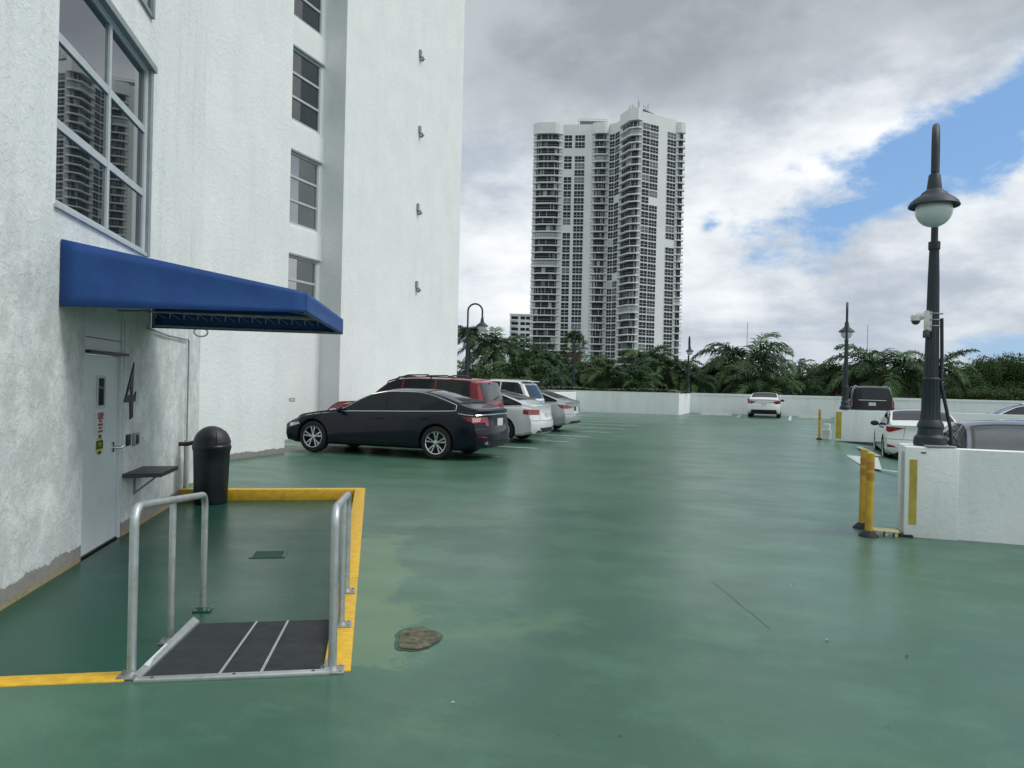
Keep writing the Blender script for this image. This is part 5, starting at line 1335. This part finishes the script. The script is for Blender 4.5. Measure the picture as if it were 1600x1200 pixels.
# ------------------------------------------------------------------ palms
def frond_mesh(mb, origin, az, el, L, droop, rnd, mi, nl=26, leaf=.62, wind=Vector((0, 0, 0))):
    p = Vector(origin); d = Vector((math.cos(az)*math.cos(el), math.sin(az)*math.cos(el), math.sin(el))); seg = 12
    pts = [p.copy()]; dirs = [d.copy()]
    for i in range(seg):
        d = (d+Vector((0, 0, -droop*(.4+i/seg)))/seg*1.6+wind/seg).normalized(); p = p+d*L/seg; pts.append(p.copy()); dirs.append(d.copy())
    mb.tube(pts, [.035*(1-i/(seg+1))+.006 for i in range(seg+1)], 4, mi)
    for i in range(nl):
        f = .14+.86*i/(nl-1); k = min(seg-1, int(f*seg)); q = pts[k].lerp(pts[k+1], f*seg-k); dd = dirs[k]
        side = dd.cross(Vector((0, 0, 1))); side = side.normalized() if side.length > .05 else Vector((1, 0, 0)); upn = side.cross(dd).normalized()
        ll = leaf*(math.sin(math.pi*min(1, .22+f*.80))**.6+.12)*rnd.uniform(.85, 1.1)
        for s in (-1, 1):
            ld = (side*s*1.0+dd*(.55+.6*f)+upn*rnd.uniform(-.35, .65)).normalized()
            a = q; w = .024*rnd.uniform(.8, 1.5)
            wv = dd*w
            mid = a+ld*ll*.5+Vector((0, 0, -.03*ll)); tip = a+(ld+Vector((0, 0, -.45*rnd.uniform(.6, 1.4)))).normalized()*ll
            mb.add([a-wv*.8, a+wv*.8, mid+wv*1.3, mid-wv*1.3, tip], [(0, 1, 2, 3), (3, 2, 4)], mi)
def palm_crown(seed, n=18, L=3.3, dry=2, leaf=.62, wind=(0, 0, 0), upright=1., nl=26, dark=0):
    rnd = random.Random(seed); mb = MB()
    for i in range(n):
        f = i/n; az = i*2.399+rnd.uniform(-.25, .25); el = R(50-78*f)*upright+rnd.uniform(-.12, .12)
        dryf = i >= n-dry
        frond_mesh(mb, (0.1*math.cos(az), .1*math.sin(az), 0), az, el if not dryf else R(-55), L*rnd.uniform(.85, 1.08)*(.8 if dryf else 1), 1.15+rnd.uniform(-.2, .45), rnd, 1 if dryf else (2 if rnd.random() < .45 else 0), nl, leaf, Vector(wind))
    return mb
def fan_crown(seed, n=34, L=1.25):
    rnd = random.Random(seed); mb = MB()
    for i in range(n):
        az = i*2.399; el = R(85-150*i/n)+rnd.uniform(-.1, .1); dry = el < R(-35)
        d = Vector((math.cos(az)*math.cos(el), math.sin(az)*math.cos(el), math.sin(el))); c = d*L*.75; mb.tube([(0, 0, 0), c], .018, 4, 1 if dry else 0)
        side = d.cross(Vector((0, 0, 1))).normalized() if abs(d.z) < .97 else Vector((1, 0, 0)); un = side.cross(d).normalized()
        for k in range(15):
            a = -1.45+2.9*k/14; ld = (d*math.cos(a)+side*math.sin(a)+Vector((0, 0, -.18-.2*abs(a)))).normalized(); w = un.cross(ld).normalized()*.035; t_ = c+ld*L*.62*rnd.uniform(.85, 1.1)
            mb.add([c-w*.3, c+w*.3, c+ld*L*.35+w, c+ld*L*.35-w, t_+Vector((0, 0, -.10))], [(0, 1, 2, 3), (3, 2, 4)], 1 if dry else 0)
    return mb
PM = [MATS['frond'], MATS['frond_dry'], MATS['frond_dark']]
crowns = [palm_crown(1, 30, 3.4, 2, .80, wind=(-.25, 0, 0), nl=50), palm_crown(2, 28, 3.2, 1, .76, wind=(.1, .1, 0), nl=50), palm_crown(3, 32, 3.0, 3, .70, nl=48), palm_crown(4, 17, 2.7, 1, .55, wind=(-.2, 0, .1), nl=40)]
crowns = [c.build('crown', PM, None, smooth='leaf') for c in crowns]
fan = fan_crown(5).build('crown', [MATS['leaf'], MATS['frond_dry']], None, smooth='leaf')
used = set()
def palm(px, py, D, ci, hw, label, grp='palms beyond the deck parapet', rz=0., thin=False):
    c = atD(px, py, D); t = thing('palm_tree', label, 'palm tree', (c.x, c.y, -5), rz, group=grp); h = c.z+5
    src = fan if ci < 0 else crowns[ci]
    if id(src) in used: o = src.copy(); COL.objects.link(o)
    else: o = src; used.add(id(src))
    o.parent = t; o.location = (0, 0, h); L = 1.9 if ci < 0 else (3.4, 3.2, 3.0, 2.7)[ci]
    s = hw/F*D/(L*.86); o.scale = (s, s, s)
    rnd = random.Random(int(px)); m = MB(); n = 14; pts = []; vs = []
    for i in range(n+1):
        f = i/n; pts.append(Vector((.25*math.sin(f*2.2)*(1-f), .12*math.sin(f*3), h*f)))
    r0 = .20 if not thin else .14
    m.tube(pts, [r0*(1.25-.5*i/n)+(.012 if i % 2 else 0) for i in range(n+1)], 8); m.build('trunk', MATS['palm_bark'], t, 60)
    return t
PL = [
 (1166, 566, 58, 0, 82, 'largest palm, tall feathery crown right of the thin lamp post near the tower', 1.2),
 (1246, 572, 112, 3, 26, 'small distant palm with a few arching fronds right of the largest palm', .3),
 (1384, 580, 60, 1, 92, 'broad palm with drooping fronds behind the black SUV', 2.4),
 (1466, 572, 72, 3, 58, 'thin crowned palm whose fronds show right of the near lamp post', .9),
 (1318, 590, 66, 2, 56, 'palm behind the far ramp lamp, left of the broad palm', 4.),
 (1118, 592, 60, 2, 62, 'low palm just right of the thin lamp post', 5.1),
 (1190, 602, 54, 1, 66, 'low dark palm directly behind the lone white sedan', 2.9),
 (1238, 606, 62, 2, 48, 'low palm right of the lone white sedan', 3.3),
 (733, 520, 62, 2, 30, 'tall palm next to the building corner behind the gooseneck lamp', 1.),
 (775, 545, 57, 0, 62, 'large palm left of the tower base with an upright spear of fronds', 2.2),
 (812, 578, 52, 1, 62, 'dark palm in front of the low pale block', 0.),
 (848, 566, 60, 2, 46, 'palm overlapping the left foot of the tower', 4.4),
 (862, 592, 50, 3, 52, 'low palm above the silver sedan', 1.9),
 (925, 588, 54, 1, 54, 'palm right of the fan palm lamp, low in front of the tower', 5.6),
 (966, 592, 50, 0, 60, 'low wide palm before the middle of the tower', 3.8),
 (1012, 560, 62, 1, 48, 'palm reaching highest in front of the right wing of the tower', .7),
 (1046, 578, 57, 2, 50, 'palm under the right edge of the tower', 2.),
 (1000, 600, 48, 3, 44, 'lowest palm close behind the planter hedge', 4.9),
 (1082, 602, 56, 0, 44, 'low palm behind the base of the thin lamp post', 1.4),
 (745, 588, 50, 1, 52, 'low palm right beside the building corner', 3.),
 (800, 602, 48, 2, 40, 'low palm behind the white SUV roof', 2.6),
 (1422, 602, 62, 3, 50, 'low palm left of the near lamp post', 3.4),
]
for (px, py, D, ci, hw, lab, rz) in PL: palm(px, py, D, ci, hw, lab, rz=rz, thin=ci == 3)
palm(897, 540, 60, -1, 27, 'fan palm with a brown skirt of dead leaves behind the planter lamp', grp=None)
# ------------------------------------------------------------------ broadleaf trees and shrubs
def leaf_crown(seed, n=2600, rx=3.2, rz=2.3, lobes=9, size=.20):
    rnd = random.Random(seed); mb = MB(); cen = []
    for i in range(lobes):
        a = rnd.uniform(0, 6.28); r = rnd.uniform(.15, .75); cen.append((Vector((math.cos(a)*r*rx, math.sin(a)*r*rx, rnd.uniform(-.45, .7)*rz)), rnd.uniform(.28, .50)*rx, rnd.choice((0, 0, 1))))
    for i in range(n):
        c, rr, mi = rnd.choice(cen)
        v = Vector((rnd.gauss(0, 1), rnd.gauss(0, 1), rnd.gauss(0, 1)))
        if v.length < .01: continue
        v.normalize(); p = c+Vector((v.x, v.y, v.z*.75))*rr*(rnd.random()**.35)*rnd.uniform(.8, 1.12)
        nrm = (v+Vector((rnd.uniform(-.8, .8), rnd.uniform(-.8, .8), rnd.uniform(-.3, .9)))).normalized()
        a = nrm.cross(Vector((0, 0, 1)) if abs(nrm.z) < .9 else Vector((1, 0, 0))).normalized(); b = nrm.cross(a)
        s = size*rnd.uniform(.6, 1.4)
        mb.add([p-a*s*.5, p-b*s*.35+nrm*s*.1, p+a*s*.5, p+b*s*.35+nrm*s*.1], [(0, 1, 2, 3)], mi)
    return mb
LM = [MATS['leaf'], MATS['leaf_olive']]
lcs = [leaf_crown(s_, 8500, 3.4, 2.4, 20, .19).build('crown', LM, None, smooth='leaf') for s_ in (21, 22, 23)]
def tree(px, py, D, ci, hw, hh, label, grp, name='broadleaf_tree', cat='tree', mat=None):
    c = atD(px, py, D); t = thing(name, label, cat, (c.x, c.y, -5), random.Random(int(px*7)).uniform(0, 6), group=grp); h = c.z+5
    src = lcs[ci]
    if id(src) in used: o = src.copy(); COL.objects.link(o)
    else: o = src; used.add(id(src))
    sx = hw/F*D/2.9; sz = hh/F*D/1.9; o.parent = t; o.location = (0, 0, h-sz*1.2); o.scale = (sx, sx, sz)
    m = MB(); m.tube([(0, 0, 0), (.1, .05, h*.4), (0, 0, h*.75)], [.26, .2, .12], 8)
    for k in range(4):
        a = k*1.6; m.tube([(0, 0, h*.45), (math.cos(a)*sx*1.4, math.sin(a)*sx*1.4, h*.85)], [.12, .04], 6)
    m.build('trunk', MATS['bark'], t, 60)
T = [(1292, 592, 75, 0, 42, 26, 'olive green bushy tree left of the far ramp lamp, between two palms'),
     (1262, 604, 70, 1, 34, 18, 'bushy tree right of the lone white sedan'),
     (1346, 602, 78, 2, 36, 18, 'bushy tree behind the far ramp lamp'),
     (1444, 600, 120, 0, 44, 20, 'bushy tree behind the near lamp post'),
     (1486, 600, 135, 1, 42, 24, 'bushy tree just right of the near lamp post'),
     (1522, 592, 140, 2, 38, 28, 'tree in the right hand tree line where it steps up'),
     (1556, 586, 150, 0, 42, 32, 'highest rounded tree of the right hand tree line'),
     (1598, 586, 145, 1, 44, 30, 'tree at the right edge below the peach building'),
     (1640, 590, 145, 2, 40, 28, 'tree on the right frame edge'),
     (910, 604, 60, 0, 40, 20, 'dark bushy tree behind the planter, right of the fan palm'),
     (880, 580, 66, 1, 34, 24, 'lighter green bushy tree left of the fan palm'),
     (950, 578, 68, 1, 36, 22, 'light green bushy tree before the gap between the tower wings'),
     (1030, 598, 60, 2, 44, 20, 'bushy tree behind the right half of the planter'),
     (1100, 600, 70, 0, 40, 18, 'bushy tree between the thin lamp post and the largest palm'),
     (826, 556, 74, 1, 36, 24, 'light green tree below the low pale block'),
     (790, 600, 60, 2, 44, 22, 'dark bushy tree behind the white SUV'),
     (735, 600, 58, 0, 38, 20, 'dark bushy tree by the building corner'),
     (980, 606, 56, 0, 40, 16, 'low dark bushy tree at the middle of the planter'),
     (1150, 606, 66, 1, 40, 16, 'low bushy tree left of the lone white sedan'),
     (1210, 600, 74, 2, 44, 20, 'bushy tree behind the lone white sedan'),
     (1400, 606, 80, 1, 40, 16, 'bushy tree right of the black SUV')]
T += [(1476, 622, 105, 2, 40, 16, 'low bushy tree showing over the parapet right of the near lamp post'), (1516, 622, 108, 0, 40, 16, 'low bushy tree over the parapet where the tree line steps up'), (1556, 620, 106, 1, 42, 18, 'low bushy tree over the parapet below the highest rounded tree'), (1600, 620, 104, 2, 42, 18, 'low bushy tree over the parapet at the right edge')]
for (px, py, D, ci, hw, hh, lab) in T: tree(px, py-hh*.35, D, ci, hw, hh, lab, 'bushy trees behind the palms')
# hedge on the planter, shrubs behind the SUVs
rnd = random.Random(8); m = MB()
for i in range(9000):
    x = rnd.uniform(-17.5, -6.3); y = 45.5+abs(rnd.gauss(0, .9)) if rnd.random() < .6 else rnd.uniform(45.5, 50.5); z = PH+.14+rnd.random()*.16+.04*math.sin(x*1.3)
    a = rnd.uniform(0, 3.14); s = rnd.uniform(.03, .07); d_ = Vector((math.cos(a), math.sin(a), rnd.uniform(-.4, .4)))*s; e = Vector((-math.sin(a), math.cos(a), rnd.uniform(.2, 1.)))*s
    m.add([Vector((x, y, z))-d_-e, Vector((x, y, z))+d_-e, Vector((x, y, z))+d_+e, Vector((x, y, z))-d_+e], [(0, 1, 2, 3)])
tag(m.build('hedge', MATS['hedge'], None, smooth='leaf'), 'low clipped green ground cover along the top of the planter', 'hedge', kind='stuff')
for i, (px, dz, lab) in enumerate(((722, .5, 'brownish shrub nearest the building corner, over the red SUV'), (750, .7, 'brownish shrub behind the gooseneck lamp pole, over the red SUV'), (780, .45, 'brownish shrub over the white SUV roof'))):
    q = atD(px, 596, 33); c = leaf_crown(40+i, 900, .9, .5, 6, .09); t = thing('shrub', lab, 'shrub', (q.x, q.y, 1.1), group='shrubs along the planter wall')
    o = c.build('foliage', [MATS['leaf_olive'], MATS['hedge']], t, smooth='leaf'); o.location = (0, 0, .4+dz*.3)
    m = MB(); m.tube([(0, 0, 0), (0, .05, .5)], .03, 5); m.build('stem', MATS['bark'], t)
# spiky plant on the planter
q = at_u(935, 47); t = thing('spiky_shrub', 'small pale spiky plant on the planter right of its gooseneck lamp', 'shrub', (q.x, q.y, PH+.1)); m = MB(); rnd = random.Random(4)
for i in range(60):
    a = rnd.uniform(0, 6.28); e = rnd.uniform(.3, 1.4); L_ = rnd.uniform(.5, .85); d_ = Vector((math.cos(a)*math.cos(e), math.sin(a)*math.cos(e), math.sin(e))); w = d_.cross(Vector((0, 0, 1))).normalized()*.02
    m.add([-w, w, d_*L_*.6+w, d_*L_*.6-w, d_*L_+Vector((0, 0, -.08))], [(0, 1, 2, 3), (3, 2, 4)])
m.build('blades', MATS['leaf_olive'], t, smooth='leaf')
# ------------------------------------------------------------------ sky, sun, camera
SUN_EL, SUN_AZ = R(50), R(78)          # azimuth measured from +y towards +x
w = bpy.data.worlds.new('World'); scene.world = w; w.use_nodes = True
nt = w.node_tree; N = nt.nodes; Lk = nt.links; N.clear()
def nd(t, **k):
    n = N.new(t)
    for a, b in k.items(): setattr(n, a, b)
    return n
def val(s, q):
    if isinstance(q, (int, float)): s.default_value = q
    elif isinstance(q, tuple): s.default_value = (*q, 1) if len(s.default_value) == 4 else q
    else: Lk.new(q, s)
def mth(op, a, b=None, c=None, clamp=False):
    n = nd('ShaderNodeMath', operation=op, use_clamp=clamp); val(n.inputs[0], a)
    if b is not None: val(n.inputs[1], b)
    if c is not None: val(n.inputs[2], c)
    return n.outputs[0]
def rng(x, a, b, c=0., d=1., ss=True):
    n = nd('ShaderNodeMapRange', interpolation_type='SMOOTHSTEP' if ss else 'LINEAR')
    val(n.inputs['Value'], x)
    for k_, v_ in (('From Min', a), ('From Max', b), ('To Min', c), ('To Max', d)): n.inputs[k_].default_value = v_
    return n.outputs['Result']
def mixc(f, a, b):
    n = nd('ShaderNodeMix', data_type='RGBA'); val(n.inputs[0], f); val(n.inputs[6], a); val(n.inputs[7], b); return n.outputs[2]
out = nd('ShaderNodeOutputWorld'); bg = nd('ShaderNodeBackground'); bg.inputs['Strength'].default_value = .1
sky = nd('ShaderNodeTexSky', sky_type='NISHITA', sun_disc=False, sun_elevation=SUN_EL, sun_rotation=SUN_AZ, air_density=1.0, dust_density=.6, ozone_density=2.0)
tc = nd('ShaderNodeTexCoord'); D0 = tc.outputs['Generated']
# turn the sky so that x = right, y = depth of the view heading; clouds lie on a level sheet
mp = nd('ShaderNodeMapping'); mp.inputs['Rotation'].default_value = (0, 0, -YAW); Lk.new(D0, mp.inputs['Vector'])
sx = nd('ShaderNodeSeparateXYZ'); Lk.new(mp.outputs[0], sx.inputs[0]); X, Y, Z = sx.outputs
el = mth('MAXIMUM', Z, .0)
den = mth('ADD', el, .09)
cx = nd('ShaderNodeCombineXYZ'); val(cx.inputs[0], mth('DIVIDE', X, den)); val(cx.inputs[1], mth('DIVIDE', Y, den)); SHEET = cx.outputs[0]
# azimuth and elevation of a direction, for the placing of the large banks
az = mth('ARCTAN2', X, Y); elv = mth('ARCSINE', Z)
ce = nd('ShaderNodeCombineXYZ'); val(ce.inputs[0], az); val(ce.inputs[1], mth('MULTIPLY', elv, 1.7)); ANG = ce.outputs[0]
def nz(vec, sc, det=7, ro=.55, off=(0, 0, 0), dist=0.):
    m_ = nd('ShaderNodeMapping'); m_.inputs['Location'].default_value = off; Lk.new(vec, m_.inputs['Vector'])
    n = nd('ShaderNodeTexNoise'); n.inputs['Scale'].default_value = sc; n.inputs['Detail'].default_value = det; n.inputs['Roughness'].default_value = ro; n.inputs['Distortion'].default_value = dist
    Lk.new(m_.outputs[0], n.inputs['Vector']); return n.outputs['Fac']
def blob(a0, e0, ra, re, rot=0.):
    dx = mth('SUBTRACT', az, a0); dy = mth('SUBTRACT', elv, e0)
    c_, s_ = math.cos(rot), math.sin(rot)
    u = mth('ADD', mth('MULTIPLY', dx, c_/ra), mth('MULTIPLY', dy, s_/ra)); v = mth('ADD', mth('MULTIPLY', dx, -s_/re), mth('MULTIPLY', dy, c_/re))
    return mth('SUBTRACT', 1., mth('SQRT', mth('ADD', mth('MULTIPLY', u, u), mth('MULTIPLY', v, v))))
warp = mth('SUBTRACT', nz(ANG, 6., 9, .62), .5)
warp2 = mth('SUBTRACT', nz(ANG, 2.4, 8, .6, (3, 1, 0)), .5)
# clear patches
b1 = blob(.50, .268, .25, .066, .36); b2 = blob(.245, .20, .045, .035, .8); b5 = blob(.42, .215, .10, .025, .2); b3 = blob(.62, .05, .16, .025); b4 = blob(.64, .335, .14, .06, .5)
clear = mth('MAXIMUM', mth('MAXIMUM', b1, mth('SUBTRACT', b2, .55)), mth('MAXIMUM', mth('SUBTRACT', b3, .15), mth('MAXIMUM', b4, b5)))
clear = rng(mth('ADD', clear, mth('ADD', mth('MULTIPLY', warp, 3.0), mth('MULTIPLY', warp2, .6))), .02, .62)
# big dark bank overhead with a ragged lower edge rising to the right
edge = mth('SUBTRACT', elv, mth('ADD', .285, mth('MULTIPLY', mth('MAXIMUM', mth('SUBTRACT', az, .2), .0), .20)))
bank = rng(mth('ADD', edge, mth('ADD', mth('MULTIPLY', warp, .12), mth('MULTIPLY', warp2, .14))), -.02, .11)
bank = mth('MULTIPLY', bank, rng(elv, .95, .62))
clear = mth('MULTIPLY', clear, mth('SUBTRACT', 1., bank))
n1 = nz(SHEET, .55, 9, .58, (2.2, .4, 0), .3); n2 = nz(ANG, 7.5, 9, .6, (.3, 2, 0)); n3 = nz(ANG, 3.0, 6, .5, (7, 3, 0))
puff = mth('ADD', mth('MULTIPLY', n1, .40), mth('ADD', mth('MULTIPLY', n2, .38), mth('MULTIPLY', n3, .22)))
low = mixc(rng(puff, .38, .56), (4.6, 5.2, 6.0), (8.3, 8.7, 9.0))
low = mixc(rng(puff, .52, .64), low, (10.2, 10.3, 10.4))
low = mixc(mth('MULTIPLY', rng(elv, .12, .02), .55), low, (4.6, 5.3, 6.1))
bk = mixc(rng(mth('ADD', n3, mth('MULTIPLY', warp, .5)), .38, .62), (3.3, 3.7, 4.0), (4.7, 5.2, 5.6))
bk = mixc(rng(az, .05, -.35), bk, (6.0, 6.4, 6.6))
cl_ = mixc(bank, low, bk)
over = rng(elv, .62, 1.0); cl_ = mixc(over, cl_, (12.5, 13.2, 14.))
blue = mixc(.55, sky.outputs[0], (2.3, 4.7, 8.6))
fin = mixc(clear, cl_, blue); fin = mixc(rng(Y, .05, -.45), fin, (8.6, 9.3, 9.7))
fin = mixc(rng(Z, .0, -.03), fin, (2.0, 2.4, 2.6))
Lk.new(fin, bg.inputs['Color']); Lk.new(bg.outputs[0], out.inputs['Surface'])
sl = bpy.data.lights.new('sun', 'SUN'); sl.energy = 1.5; sl.angle = R(20); sl.color = (1, .97, .92)
so = bpy.data.objects.new('sun', sl); COL.objects.link(so)
sd_ = Vector((math.sin(SUN_AZ)*math.cos(SUN_EL), math.cos(SUN_AZ)*math.cos(SUN_EL), math.sin(SUN_EL)))
so.rotation_euler = sd_.to_track_quat('Z', 'Y').to_euler()
cam = bpy.data.cameras.new('camera'); co = bpy.data.objects.new('camera', cam); COL.objects.link(co)
cam.sensor_width = 36; cam.lens = F/1600*36; cam.clip_start = .05; cam.clip_end = 6000
M = Matrix.Identity(4)
for i, a in enumerate((CR, CU, -FWD)): M[0][i], M[1][i], M[2][i] = a
M.translation = EYE; co.matrix_world = M
scene.camera = co
scene.view_settings.view_transform = 'Standard'; scene.view_settings.look = 'None'; scene.view_settings.exposure = .08; scene.view_settings.gamma = 1
